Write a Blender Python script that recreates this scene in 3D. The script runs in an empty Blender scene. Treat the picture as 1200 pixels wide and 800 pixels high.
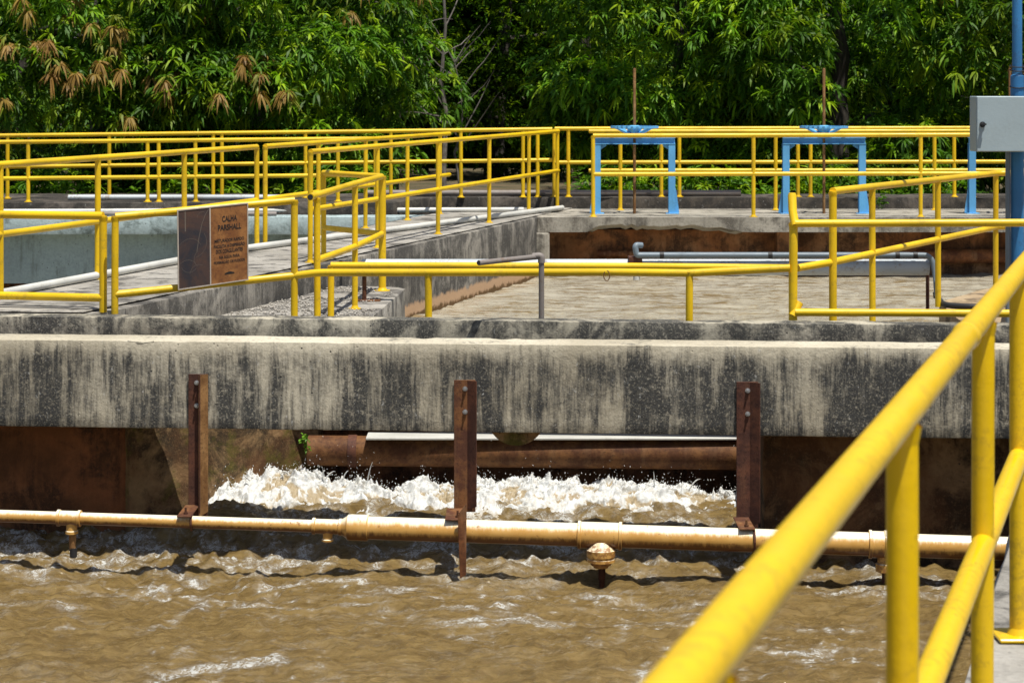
import bpy, math, random
import numpy as np
from mathutils import Vector, Matrix, noise as mn
R = math.radians
random.seed(7)
rng = np.random.default_rng(11)
scn = bpy.context.scene
col = scn.collection
ZC, F, HY = 1.6, 2500.0, 105.0      # eye height, focal length in photo pixels, horizon row

def X(px, Y): return (px - 600.0) * Y / F
def Zp(py, Y): return ZC - (py - HY) * Y / F
def at(px, py, Y): return (X(px, Y), Y, Zp(py, Y))

# ------------------------------------------------------------------ node helpers
class N:
    def __init__(s, name):
        s.m = bpy.data.materials.new(name); s.m.use_nodes = True
        s.t = s.m.node_tree; s.n = s.t.nodes; s.l = s.t.links
        s.b = s.n['Principled BSDF']; s.out = s.n['Material Output']
        s._tc = None
    def new(s, typ, **kw):
        n = s.n.new(typ)
        for k, v in kw.items(): setattr(n, k, v)
        return n
    def set(s, sock, v):
        if isinstance(v, bpy.types.NodeSocket): s.l.new(v, sock)
        elif isinstance(v, (tuple, list)) and len(v) == 3 and sock.type == 'RGBA': sock.default_value = (*v, 1)
        else: sock.default_value = v
    def co(s):
        if not s._tc: s._tc = s.new('ShaderNodeTexCoord')
        return s._tc.outputs['Object']
    def pos(s):
        return s.new('ShaderNodeNewGeometry').outputs['Position']
    def map(s, scale=(1, 1, 1), rot=(0, 0, 0), loc=(0, 0, 0), vec=None):
        n = s.new('ShaderNodeMapping'); s.l.new(vec if vec is not None else s.co(), n.inputs[0])
        n.inputs['Scale'].default_value = scale; n.inputs['Rotation'].default_value = rot; n.inputs['Location'].default_value = loc
        return n.outputs[0]
    def noise(s, scale, detail=4, rough=.55, vec=None, dist=0.0):
        n = s.new('ShaderNodeTexNoise'); s.l.new(vec if vec is not None else s.co(), n.inputs['Vector'])
        n.inputs['Scale'].default_value = scale; n.inputs['Detail'].default_value = detail
        n.inputs['Roughness'].default_value = rough; n.inputs['Distortion'].default_value = dist
        return n.outputs['Fac']
    def voro(s, scale, feature='F1', vec=None, rand=1.0, out='Distance'):
        n = s.new('ShaderNodeTexVoronoi', feature=feature); s.l.new(vec if vec is not None else s.co(), n.inputs['Vector'])
        n.inputs['Scale'].default_value = scale
        return n.outputs[out]
    def sstep(s, v, a, b, lo=0.0, hi=1.0):
        n = s.new('ShaderNodeMapRange', interpolation_type='SMOOTHSTEP'); s.set(n.inputs[0], v)
        n.inputs[1].default_value = a; n.inputs[2].default_value = b; n.inputs[3].default_value = lo; n.inputs[4].default_value = hi
        return n.outputs[0]
    def mt(s, op, a, b=0.0, clamp=False):
        n = s.new('ShaderNodeMath', operation=op, use_clamp=clamp); s.set(n.inputs[0], a); s.set(n.inputs[1], b)
        return n.outputs[0]
    def mix(s, f, a, b, mode='MIX'):
        n = s.new('ShaderNodeMix', data_type='RGBA', blend_type=mode); s.set(n.inputs[0], f); s.set(n.inputs[6], a); s.set(n.inputs[7], b)
        return n.outputs[2]
    def xyz(s, v):
        n = s.new('ShaderNodeSeparateXYZ'); s.l.new(v, n.inputs[0]); return n.outputs
    def attr(s, name, out='Fac'):
        return s.new('ShaderNodeAttribute', attribute_name=name).outputs[out]
    def bump(s, h, strength=.3, dist=.01, prev=None):
        n = s.new('ShaderNodeBump'); s.set(n.inputs['Height'], h); n.inputs['Strength'].default_value = strength
        n.inputs['Distance'].default_value = dist
        if prev is not None: s.l.new(prev, n.inputs['Normal'])
        return n.outputs[0]
    def fin(s, color, rough=.6, normal=None, metal=0.0, spec=None):
        s.set(s.b.inputs['Base Color'], color); s.set(s.b.inputs['Roughness'], rough); s.set(s.b.inputs['Metallic'], metal)
        if spec is not None: s.b.inputs['Specular IOR Level'].default_value = spec
        if normal is not None: s.l.new(normal, s.b.inputs['Normal'])
        return s.m

def concrete(name, base=(.36, .33, .27), pale=(.5, .46, .38), dark=(.035, .036, .038), stain=.5, streak=.5, brown=0.0,
             topclean=None, speck=.5, tide=None, green=0.0):
    """Cast concrete: blotches, mould that runs down the face in streaks, pits and specks."""
    m = N(name); p = m.co()
    big = m.noise(.9, 4, .6)
    c = m.mix(m.sstep(big, .35, .65), base, pale)
    fine = m.noise(38, 5, .7)
    c = m.mix(m.mt('MULTIPLY', m.sstep(fine, .35, .75), .45), c, tuple(v * .55 for v in base))
    # soft blotches
    blot = m.noise(3.2, 6, .68, dist=.6)
    strk = m.noise(1.0, 7, .78, vec=m.map((19, 19, 1.5)))
    strk2 = m.noise(1.0, 4, .6, vec=m.map((3.2, 3.2, .5), loc=(3, 1, 0)))
    wa, wb = streak * .55, streak * .42
    f = m.mt('ADD', m.mt('MULTIPLY', strk, wa), m.mt('MULTIPLY', strk2, wb))
    f = m.mt('ADD', f, m.mt('MULTIPLY', blot, 1.0 - wa - wb))
    if topclean:       # mould thickens down the face and thins near its top
        z = m.xyz(m.pos())[2]
        f = m.mt('ADD', f, m.sstep(z, topclean[0], topclean[1], .02, -.10))
    th = .5 - (stain - .5) * .26
    mask = m.sstep(f, th - .07, th + .07)
    g1 = m.noise(75, 4, .75)
    g2 = m.noise(20, 5, .75)
    grit = m.mt('MULTIPLY', m.sstep(g1, .30, .48), m.sstep(g2, .30, .46))
    c = m.mix(m.mt('MULTIPLY', mask, m.mt('ADD', m.mt('MULTIPLY', grit, .62), .30)), c, dark)
    # pale leached grains
    gr = m.noise(30, 5, .8, vec=m.map((1, 1, .7), loc=(5, 5, 5)))
    c = m.mix(m.mt('MULTIPLY', m.sstep(gr, .60, .72), speck), c, (.52, .52, .49))
    pit = m.voro(16)
    c = m.mix(m.mt('MULTIPLY', m.sstep(pit, .12, .06), m.sstep(big, .45, .6)), c, (.03, .03, .03))
    if brown > 0:
        b = m.noise(2.1, 6, .65, vec=m.map(loc=(9, 0, 2)))
        c = m.mix(m.mt('MULTIPLY', m.sstep(b, .40, .62), brown), c, (.13, .055, .022))
    if green > 0:
        b = m.noise(3.1, 6, .7, vec=m.map(loc=(2, 7, 2)))
        c = m.mix(m.mt('MULTIPLY', m.sstep(b, .5, .62), green), c, (.10, .095, .012))
    if tide:           # bleached tide mark just above the water
        z = m.mt('ADD', m.xyz(m.pos())[2], m.mt('MULTIPLY', m.mt('SUBTRACT', m.noise(7, 4, .7), .5), .16))
        c = m.mix(m.sstep(z, tide[1] + .03, tide[1] - .02), c, (.50, .33, .20))
        c = m.mix(m.sstep(z, tide[0] + .06, tide[0] + .02), c, (.13, .075, .03))
    h = m.mt('ADD', m.mt('MULTIPLY', fine, .6), m.mt('MULTIPLY', m.noise(9, 6, .7), 1.0))
    h = m.mt('SUBTRACT', h, m.mt('MULTIPLY', m.sstep(pit, .12, .06), .4))
    return m.fin(c, .88, m.bump(h, .55, .012), spec=.25)

def paint(name, colr, rough=.36, wear=.3, dirt=(.18, .11, .03), dark=.75):
    m = N(name)
    n1 = m.noise(5, 5, .65); n2 = m.noise(42, 4, .7); n3 = m.noise(1.6, 3, .5)
    c = m.mix(m.sstep(n3, .35, .7), colr, tuple(v * dark for v in colr))
    c = m.mix(m.mt('MULTIPLY', m.sstep(m.mt('MULTIPLY', n1, n2), .26, .38), wear), c, dirt)
    c = m.mix(m.mt('MULTIPLY', m.sstep(m.noise(21, 5, .75, vec=m.map(loc=(4, 4, 4))), .70, .74), min(1, wear * 2.2)), c, (.09, .035, .015))
    h = m.mt('ADD', m.noise(30, 3, .6), m.mt('MULTIPLY', n2, .3))
    return m.fin(c, m.sstep(n1, .3, .75, rough, rough + .22), m.bump(h, .25, .004))

def rust(name, a=(.085, .032, .018), b=(.20, .085, .03), c3=(.32, .20, .09), mixc=.35):
    m = N(name)
    n1 = m.noise(6, 6, .7); n2 = m.noise(45, 5, .75); n3 = m.noise(1, 5, .6, vec=m.map((14, 14, 1.6), loc=(1, 1, 1)))
    c = m.mix(m.sstep(n1, .4, .65), a, b)
    c = m.mix(m.mt('MULTIPLY', m.sstep(n3, .5, .68), mixc), c, c3)
    c = m.mix(m.mt('MULTIPLY', m.sstep(n2, .52, .66), .6), c, tuple(v * .35 for v in a))
    return m.fin(c, .72, m.bump(m.mt('ADD', n1, n2), .5, .006), spec=.3)

M = {}
M['beam'] = concrete('mould streaked concrete', (.42, .375, .28), (.60, .55, .43), (.020, .024, .030), stain=.545, streak=.80, topclean=(-.16, .03), speck=.9)
M['curb'] = concrete('weathered curb concrete', (.36, .33, .255), (.52, .48, .38), (.028, .030, .032), stain=.60, streak=.35, speck=.6)
M['deck'] = concrete('walkway concrete', (.27, .255, .225), (.40, .38, .34), (.07, .066, .06), stain=.33, streak=0, speck=.3)
M['wall'] = concrete('basin wall concrete', (.22, .205, .18), (.36, .335, .29), (.05, .048, .045), stain=.62, streak=.5, speck=.4, tide=(-.75, -.61))
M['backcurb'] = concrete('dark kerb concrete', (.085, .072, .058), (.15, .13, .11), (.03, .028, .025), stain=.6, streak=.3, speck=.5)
M['slab'] = concrete('pale slab concrete', (.32, .30, .25), (.42, .39, .33), (.10, .09, .075), stain=.4, streak=.4, speck=.3)
M['blueslab'] = concrete('blue washed concrete', (.36, .45, .46), (.42, .52, .53), (.12, .15, .14), stain=.35, streak=.3, speck=.1)
M['bluewall'] = concrete('blue painted channel wall', (.28, .36, .37), (.33, .42, .43), (.14, .17, .16), stain=.32, streak=.7, speck=.05)
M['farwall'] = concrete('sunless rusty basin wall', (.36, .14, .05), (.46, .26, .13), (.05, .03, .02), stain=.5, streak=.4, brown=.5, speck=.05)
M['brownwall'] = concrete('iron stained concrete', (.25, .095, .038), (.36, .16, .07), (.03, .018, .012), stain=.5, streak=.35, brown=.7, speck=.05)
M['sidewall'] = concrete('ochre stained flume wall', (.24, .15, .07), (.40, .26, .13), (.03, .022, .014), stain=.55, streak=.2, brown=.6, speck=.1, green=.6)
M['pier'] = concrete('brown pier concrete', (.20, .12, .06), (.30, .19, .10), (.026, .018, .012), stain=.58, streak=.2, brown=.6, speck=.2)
M['sand'] = concrete('sandy concrete', (.36, .26, .15), (.46, .35, .22), (.10, .07, .045), stain=.35, streak=0, speck=.2)
M['gravelbed'] = concrete('gravelly concrete', (.26, .245, .215), (.40, .38, .34), (.08, .075, .07), stain=.45, streak=0, speck=.7)
M['yellow'] = paint('yellow paint', (.82, .53, .006), .34, .28)
M['yellow_old'] = paint('worn yellow paint', (.78, .50, .004), .28, .38, (.30, .17, .02), .90)
M['blue'] = paint('blue paint', (.13, .44, .80), .38, .22, (.04, .12, .2))
M['bluepole'] = paint('pole blue paint', (.035, .20, .45), .4, .4, (.03, .06, .12))
M['white'] = paint('white plastic', (.62, .62, .58), .4, .25, (.25, .22, .16))
M['greypipe'] = paint('grey pipe', (.52, .57, .60), .5, .65, (.27, .19, .12))
M['conduit'] = paint('grey conduit', (.17, .215, .25), .42, .2, (.1, .1, .1))
M['black'] = paint('black hose rubber', (.02, .02, .022), .5, .1, (.05, .05, .05))
M['box'] = paint('grey enamel', (.36, .44, .47), .42, .10, (.25, .28, .28), .9)
M['steelgrey'] = paint('galvanised grey', (.25, .22, .20), .5, .5, (.16, .09, .05))
M['bolt'] = paint('zinc bolt', (.5, .5, .5), .3, .2, (.1, .08, .06)); M['bolt'].node_tree.nodes['Principled BSDF'].inputs['Metallic'].default_value = .7
M['rust'] = rust('rusted steel')
M['rustdark'] = rust('dark rusted steel', (.06, .024, .017), (.12, .045, .025), (.2, .1, .05), .2)
M['rusttan'] = rust('tan rusted steel', (.16, .075, .025), (.30, .16, .06), (.42, .28, .13), .5)
M['rustold'] = rust('wet rusted pipe', (.075, .027, .010), (.17, .075, .025), (.2, .11, .05), .3)
M['rustpipe'] = rust('orange rusted pipe', (.11, .04, .016), (.26, .10, .035), (.35, .2, .1), .4)

def pvc(st=.60, nm='cream pipe with painted sunlit top and brown stain'):
    m = N(nm)
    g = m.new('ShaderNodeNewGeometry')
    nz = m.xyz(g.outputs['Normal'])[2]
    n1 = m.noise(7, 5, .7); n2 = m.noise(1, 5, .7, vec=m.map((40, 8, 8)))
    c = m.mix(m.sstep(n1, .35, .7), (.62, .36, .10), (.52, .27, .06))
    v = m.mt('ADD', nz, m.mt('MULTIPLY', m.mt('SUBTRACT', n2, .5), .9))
    c = m.mix(m.sstep(v, .30, .85), c, (.88, .80, .60))  # pale sunlit top painted in, following the upward normal
    c = m.mix(m.sstep(v, -.12, -.55), c, (.13, .05, .015))  # turns dark brown where the surface faces down
    c = m.mix(m.mt('MULTIPLY', m.sstep(m.noise(24, 5, .75), st, st + .08), .8), c, (.26, .11, .035))
    return m.fin(c, .34, m.bump(m.noise(50, 3, .6), .15, .003))
M['pvc'] = pvc(); M['pvcstain'] = pvc(.47, 'rust stained cream fitting with painted sunlit top')

def water_mat(name, body, deep, foamc, ripple=1.0, rough=.10, sc=1.0, band=(.3, .7), stretch=(.6, 1.4, 1)):
    m = N(name)
    f = m.attr('foam')
    a = m.noise(7 * sc, 7, .72, dist=1.4, vec=m.map(stretch))
    b = m.noise(34 * sc, 7, .8, dist=1.0)
    lace = m.sstep(m.mt('ABSOLUTE', m.mt('SUBTRACT', m.noise(5.0 * sc, 7, .72, dist=2.4, vec=m.map(loc=(8, 3, 0))), .5)), .055, .0)
    fm = m.mt('ADD', m.mt('MULTIPLY', f, m.mt('ADD', m.mt('MULTIPLY', m.sstep(b, .40, .60), 1.05), .10)), m.mt('MULTIPLY', m.mt('MULTIPLY', lace, m.sstep(b, .42, .6)), m.sstep(f, .08, .5)), clamp=True)
    c = m.mix(m.sstep(a, *band), deep, body)
    c = m.mix(fm, c, foamc)
    h = m.mt('ADD', m.mt('MULTIPLY', a, .7), m.mt('MULTIPLY', b, .42))
    h = m.mt('ADD', h, m.mt('MULTIPLY', m.noise(80 * sc, 3, .6), .07))
    nrm = m.bump(h, .8 * ripple, .045)
    m.b.inputs['IOR'].default_value = 1.33
    return m.fin(c, m.mt('ADD', m.mt('MULTIPLY', fm, .4), rough), nrm)
M['water'] = water_mat('muddy flowing water', (.215, .148, .056), (.10, .064, .021), (.50, .51, .49), .68, .05)
M['basin'] = water_mat('muddy basin water', (.38, .345, .265), (.19, .13, .055), (.45, .44, .40), .5, .03, .5, (.42, .49), (.35, 2.2, 1))

def foam_mat():
    m = N('white foam')
    f = m.attr('foam')
    b = m.noise(26, 6, .75, dist=.8); a = m.noise(5, 6, .65, dist=1.0)
    fm = m.mt('MULTIPLY', m.sstep(m.mt('ADD', m.mt('MULTIPLY', a, .8), m.mt('MULTIPLY', f, .55)), .48, .80), m.sstep(b, .30, .58, .45, 1))
    c = m.mix(fm, (.36, .29, .18), (.64, .66, .66))
    h = m.mt('ADD', m.mt('MULTIPLY', b, .6), m.mt('MULTIPLY', m.noise(75, 4, .7), .3))
    m.b.inputs['Subsurface Weight'].default_value = .25
    m.b.inputs['Subsurface Radius'].default_value = (.03, .03, .025)
    return m.fin(c, .22, m.bump(h, .75, .02))
M['foam'] = foam_mat()

def leaf_mat(name, gloss=.5, trans=.34):
    m = N(name)
    c = m.attr('tint', 'Color')
    d = m.new('ShaderNodeBsdfTranslucent'); m.l.new(m.mix(1, c, (1.1, 1.25, .5), 'MULTIPLY'), d.inputs[0])
    ms = m.new('ShaderNodeMixShader'); ms.inputs[0].default_value = trans
    m.l.new(m.b.outputs[0], ms.inputs[1]); m.l.new(d.outputs[0], ms.inputs[2]); m.l.new(ms.outputs[0], m.out.inputs[0])
    return m.fin(c, gloss, spec=.22)
M['leaf'] = leaf_mat('mango leaves')
M['leafdark'] = leaf_mat('understorey leaves', .8, .3)
M['leafdark'].node_tree.nodes['Principled BSDF'].inputs['Specular IOR Level'].default_value = .04

def bark():
    m = N('bark'); n = m.noise(3, 6, .7, vec=m.map((6, 6, 1.2)))
    return m.fin(m.mix(m.sstep(n, .35, .65), (.022, .018, .014), (.06, .05, .04)), .9, m.bump(n, .6, .03))
M['bark'] = bark()
def bare():
    m = N('bare grey bark'); n = m.noise(9, 5, .7)
    return m.fin(m.mix(m.sstep(n, .35, .65), (.10, .085, .075), (.19, .17, .15)), .9)
M['bare'] = bare()
def soil():
    m = N('leaf litter soil'); n = m.noise(1.3, 8, .7); n2 = m.noise(30, 4, .7)
    return m.fin(m.mix(m.sstep(m.mt('ADD', n, m.mt('MULTIPLY', n2, .4)), .5, .85), (.035, .04, .014), (.12, .085, .045)), .95, m.bump(n2, .5, .03))
M['soil'] = soil()
def pebble():
    m = N('pebbles'); n = m.voro(18, out='Color'); 
    return m.fin(m.mix(m.sstep(m.noise(40, 3), .35, .65), (.17, .155, .13), (.5, .47, .42)), .9)
M['pebble'] = pebble()
def plate(name, a, b, c3, sc=7):
    m = N(name); n = m.noise(sc, 7, .72, dist=.8); n2 = m.noise(60, 4, .8)
    c = m.mix(m.sstep(n, .35, .65), a, b)
    c = m.mix(m.mt('MULTIPLY', m.sstep(n2, .5, .62), .55), c, c3)
    return m.fin(c, .38, m.bump(n2, .2, .002))
M['plate_brown'] = plate('brown printed plate', (.20, .075, .022), (.34, .15, .045), (.12, .045, .02))
M['plate_dark'] = plate('dark printed plate', (.030, .028, .035), (.10, .052, .035), (.055, .035, .03), 4)
M['ink'] = N('black ink').fin((.012, .010, .010), .5)
M['frame'] = paint('pale metal edge', (.55, .48, .40), .35, .3, (.3, .2, .12))
M['thread'] = N('pale scratches').fin((.17, .14, .11), .5)

# ------------------------------------------------------------------ mesh helpers
class MB:
    def __init__(s): s.v = []; s.f = []; s.sm = []
    def add(s, verts, faces, smooth=False):
        o = len(s.v); s.v += [tuple(v) for v in verts]
        s.f += [tuple(i + o for i in f) for f in faces]; s.sm += [smooth] * len(faces); return s
    def box(s, x0, x1, y0, y1, z0, z1):
        return s.add([(x, y, z) for z in (z0, z1) for y in (y0, y1) for x in (x0, x1)],
                     [(0, 2, 3, 1), (4, 5, 7, 6), (0, 1, 5, 4), (2, 6, 7, 3), (0, 4, 6, 2), (1, 3, 7, 5)])
    def prism(s, pts, z0, z1):
        n = len(pts)
        a = sum(pts[i][0] * pts[(i + 1) % n][1] - pts[(i + 1) % n][0] * pts[i][1] for i in range(n))
        if a < 0: pts = pts[::-1]
        zt = z1 if isinstance(z1, (list, tuple)) else [z1] * n
        return s.add([(p[0], p[1], z0) for p in pts] + [(p[0], p[1], zt[i]) for i, p in enumerate(pts)],
                     [tuple(range(n - 1, -1, -1)), tuple(range(n, 2 * n))] + [(i, (i + 1) % n, n + (i + 1) % n, n + i) for i in range(n)])
    def tube(s, pts, r, n=16, cap=True):
        P = [Vector(p) for p in pts]; k = len(P)
        rr = r if isinstance(r, (list, tuple)) else [r] * k
        T = []
        for i in range(k):
            a = (P[i] - P[i - 1]).normalized() if i else None
            b = (P[i + 1] - P[i]).normalized() if i < k - 1 else None
            T.append((a + b).normalized() if a and b else (a or b))
        u = T[0].cross(Vector((0, 0, 1)))
        if u.length < 1e-3: u = T[0].cross(Vector((0, 1, 0)))
        u.normalize(); vs = []
        for i in range(k):
            u = (u - T[i] * u.dot(T[i])).normalized(); w = T[i].cross(u)
            sc = 1.0
            if 0 < i < k - 1:
                c = max(.5, (P[i] - P[i - 1]).normalized().dot(T[i])); sc = 1 / c
            for j in range(n):
                a = 2 * math.pi * j / n
                vs.append(P[i] + (u * math.cos(a) + w * math.sin(a)) * rr[i] * (1 + (sc - 1) * .5))
        o = len(s.v)
        fs = [(i * n + j, i * n + (j + 1) % n, (i + 1) * n + (j + 1) % n, (i + 1) * n + j) for i in range(k - 1) for j in range(n)]
        s.add(vs, fs, True)
        if cap:
            s.add(vs[:n], [tuple(range(n - 1, -1, -1))]); s.add(vs[-n:], [tuple(range(n))])
        return s
    def obj(s, name, mat, parent=None, bevel=0.0, seg=1, sub=None):
        me = bpy.data.meshes.new(name); me.from_pydata(s.v, [], s.f)
        me.polygons.foreach_set('use_smooth', s.sm); me.update()
        if any(s.sm): me.set_sharp_from_angle(angle=R(34))
        o = bpy.data.objects.new(name, me); col.objects.link(o); me.materials.append(mat)
        if parent: o.parent = parent
        if bevel > 0:
            b = o.modifiers.new('b', 'BEVEL'); b.width = bevel; b.segments = seg; b.limit_method = 'ANGLE'; b.angle_limit = R(40)
        return o

def fillet(pts, r, n=5):
    P = [Vector(p) for p in pts]; out = [P[0]]
    for i in range(1, len(P) - 1):
        a, b, c = P[i - 1], P[i], P[i + 1]
        da = (a - b); dc = (c - b); rr = min(r, da.length * .45, dc.length * .45)
        s, e = b + da.normalized() * rr, b + dc.normalized() * rr
        for k in range(n + 1):
            t = k / n; out.append(s * (1 - t) ** 2 + b * 2 * t * (1 - t) + e * t * t)
    out.append(P[-1]); return out

def tag(o, label, cat, group=None, kind=None):
    if label: o['label'] = label
    if cat: o['category'] = cat
    if group: o['group'] = group
    if kind: o['kind'] = kind
    return o
def thing(name, label, cat, loc=(0, 0, 0), group=None):
    o = bpy.data.objects.new(name, None); col.objects.link(o); o.location = loc; o.empty_display_size = .2
    return tag(o, label, cat, group)
def struct(o): o['kind'] = 'structure'; return o

def rough_solid(name, pts, z0, z1, mat, step=.12, amp=.006, chip=.02, seed=0, parent=None):
    """Concrete prism with a dense skin: edges wander and are chipped a little."""
    import bmesh
    mb = MB().prism(pts, z0, z1)
    me = bpy.data.meshes.new(name); me.from_pydata(mb.v, [], mb.f)
    bm = bmesh.new(); bm.from_mesh(me)
    b = bmesh.ops.bevel(bm, geom=list(bm.edges), offset=.007, segments=2, affect='EDGES', profile=.5)
    for it in range(7):
        es = [e for e in bm.edges if e.calc_length() > step * 1.6]
        if not es or len(bm.verts) > 60000: break
        bmesh.ops.subdivide_edges(bm, edges=es, cuts=1, use_grid_fill=True)
    bmesh.ops.triangulate(bm, faces=[f for f in bm.faces if len(f.verts) > 4])
    xs = [p[0] for p in pts]; 
    bm.normal_update()
    mv = []
    for v in bm.verts:
        p = v.co
        d = (.5 * mn.noise(p * 3 + Vector((seed, 0, 0))) + .5 * mn.noise(p * 9 + Vector((seed, 5, 0)))) * amp
        edge = min(abs(p.z - (z1 if not isinstance(z1, (list, tuple)) else p.z)), abs(p.z - z0))
        ch = 0
        if edge < .03:
            q = mn.noise(Vector((p.x * 11 + seed, p.y * 11, p.z * 4))) + .5 * mn.noise(Vector((p.x * 31, p.y * 31, seed)))
            ch = -max(0, q - .42) * chip * 1.6
        mv.append((v, v.normal * (d + ch)))
    for v, d in mv: v.co += d
    for f in bm.faces: f.smooth = True
    bm.to_mesh(me); bm.free()
    me.set_sharp_from_angle(angle=R(32))
    o = bpy.data.objects.new(name, me); col.objects.link(o); me.materials.append(mat)
    if parent: o.parent = parent
    return o

# ---- vectorised value noise
def _h(ix, iy, iz, seed):
    n = (ix * 374761393 + iy * 668265263 + iz * 2147483647 + seed * 974634777) & 0xffffffff
    n = ((n ^ (n >> 13)) * 1274126177) & 0xffffffff
    n = ((n ^ (n >> 15)) * 2246822519) & 0xffffffff
    return ((n ^ (n >> 16)) & 0xffffff) / float(0xffffff)
def vn(x, y, z=0.0, seed=0):
    x = np.asarray(x, float); y = np.asarray(y, float); z = np.zeros_like(x) + z
    ix, iy, iz = np.floor(x).astype(np.int64), np.floor(y).astype(np.int64), np.floor(z).astype(np.int64)
    fx, fy, fz = x - ix, y - iy, z - iz
    q = lambda t: t * t * t * (t * (t * 6 - 15) + 10)
    fx, fy, fz = q(fx), q(fy), q(fz); r = 0
    for dx in (0, 1):
        for dy in (0, 1):
            for dz in (0, 1):
                w = (fx if dx else 1 - fx) * (fy if dy else 1 - fy) * (fz if dz else 1 - fz)
                r = r + w * _h(ix + dx, iy + dy, iz + dz, seed)
    return r
def fbm(x, y, z=0.0, oct=5, seed=0, g=.5):
    a, s, t = 1.0, 0, 0
    for i in range(oct):
        s = s + a * vn(x * 2 ** i, y * 2 ** i, np.asarray(z) * 2 ** i, seed + i * 17); t += a; a *= g
    return s / t
def ridge(x, y, z=0.0, oct=4, seed=0, g=.55):
    a, s, t = 1.0, 0, 0
    for i in range(oct):
        n = 1 - np.abs(2 * vn(x * 2 ** i, y * 2 ** i, np.asarray(z) * 2 ** i, seed + i * 13) - 1); s = s + a * n * n; t += a; a *= g
    return s / t
def ss(x, a, b):
    t = np.clip((x - a) / (b - a), 0, 1); return t * t * (3 - 2 * t)

def np_mesh(name, co, faces, mat, smooth=True, attrs=None, colors=None):
    me = bpy.data.meshes.new(name)
    me.vertices.add(len(co)); me.vertices.foreach_set('co', np.asarray(co, np.float32).ravel())
    tot = sum(len(f) for f in faces); npol = tot
    loops = np.concatenate([f.ravel() for f in faces]); sizes = np.concatenate([np.full(len(f), f.shape[1]) for f in faces])
    starts = np.concatenate([[0], np.cumsum(sizes)[:-1]])
    me.loops.add(len(loops)); me.loops.foreach_set('vertex_index', loops.astype(np.int32))
    me.polygons.add(npol); me.polygons.foreach_set('loop_start', starts.astype(np.int32))
    me.polygons.foreach_set('use_smooth', np.full(npol, smooth))
    me.update(calc_edges=True)
    for k, v in (attrs or {}).items():
        a = me.attributes.new(k, 'FLOAT', 'POINT'); a.data.foreach_set('value', np.asarray(v, np.float32).ravel())
    for k, v in (colors or {}).items():
        a = me.attributes.new(k, 'FLOAT_COLOR', 'POINT'); a.data.foreach_set('color', np.asarray(v, np.float32).ravel())
    o = bpy.data.objects.new(name, me); col.objects.link(o); me.materials.append(mat); return o
def grid_faces(nx, ny):
    i = np.arange(ny - 1)[:, None] * nx + np.arange(nx - 1)[None, :]
    return np.stack([i, i + 1, i + nx + 1, i + nx], -1).reshape(-1, 4)

# ------------------------------------------------------------------ camera, light, world
cam = bpy.data.cameras.new('camera'); co_ = bpy.data.objects.new('camera', cam); col.objects.link(co_)
co_.location = (0, 0, ZC); co_.rotation_euler = (R(90), 0, 0)
cam.sensor_width = 36; cam.lens = 75; cam.shift_y = -(400 - HY) / 1200; cam.clip_end = 2000; cam.clip_start = .05
cam.dof.use_dof = True; cam.dof.focus_distance = 13.6; cam.dof.aperture_fstop = 9
scn.camera = co_

Ldir = Vector((-.20, .27, -1.0)).normalized()
sun = bpy.data.lights.new('sun', 'SUN'); so = bpy.data.objects.new('sun', sun); col.objects.link(so)
sun.energy = 5.0; sun.angle = R(.55); sun.color = (1, .95, .86)
so.rotation_euler = (-Ldir).to_track_quat('Z', 'Y').to_euler(); so.location = (3, -6, 12)
w = bpy.data.worlds.new('World'); scn.world = w; w.use_nodes = True
nt = w.node_tree; sky = nt.nodes.new('ShaderNodeTexSky'); sky.sky_type = 'NISHITA'; sky.sun_disc = False
S = -Ldir; sky.sun_elevation = math.asin(S.z); sky.sun_rotation = math.atan2(S.x, S.y)
sky.air_density = 1.0; sky.dust_density = 1.6
bgn = nt.nodes['Background']; nt.links.new(sky.outputs[0], bgn.inputs[0]); bgn.inputs[1].default_value = .08
scn.view_settings.view_transform = 'Standard'; scn.view_settings.look = 'None'; scn.view_settings.exposure = .26; scn.view_settings.gamma = 1
scn.cycles.max_bounces = 6; scn.cycles.transparent_max_bounces = 4

# ------------------------------------------------------------------ ground sheet with the pit of the works
def build_ground():
    xs = [-600, -9, 9.5, 600]; ys = [-400, -4, 29.6, 1200]; z = -.12
    mb = MB(); vs = [(x, y, z) for y in ys for x in xs]
    fs = [(j * 4 + i, j * 4 + i + 1, (j + 1) * 4 + i + 1, (j + 1) * 4 + i) for j in range(3) for i in range(3) if not (i == 1 and j == 1)]
    b = len(vs); vs += [(xs[1], ys[1], -3), (xs[2], ys[1], -3), (xs[2], ys[2], -3), (xs[1], ys[2], -3)]
    c = [5, 6, 10, 9]
    fs += [(b, b + 1, b + 2, b + 3)] + [(c[i], b + i, b + (i + 1) % 4, c[(i + 1) % 4]) for i in range(4)]
    mb.add(vs, fs); return struct(mb.obj('ground', M['soil']))
build_ground()

# ------------------------------------------------------------------ concrete works
def yb(x): return 13.41 - .079 * x           # front face of the big beam
def yc(x): return 14.96 - .085 * x           # back edge of the second curb
def XR(Y): return .285 * Y - 7.30            # right edge of the long walkway
def XL(Y): return .27 * Y - 8.38             # its left edge
def XW(Y): return 1.243 + .295 * (Y - 5.84)  # edge of the near walkway

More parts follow.
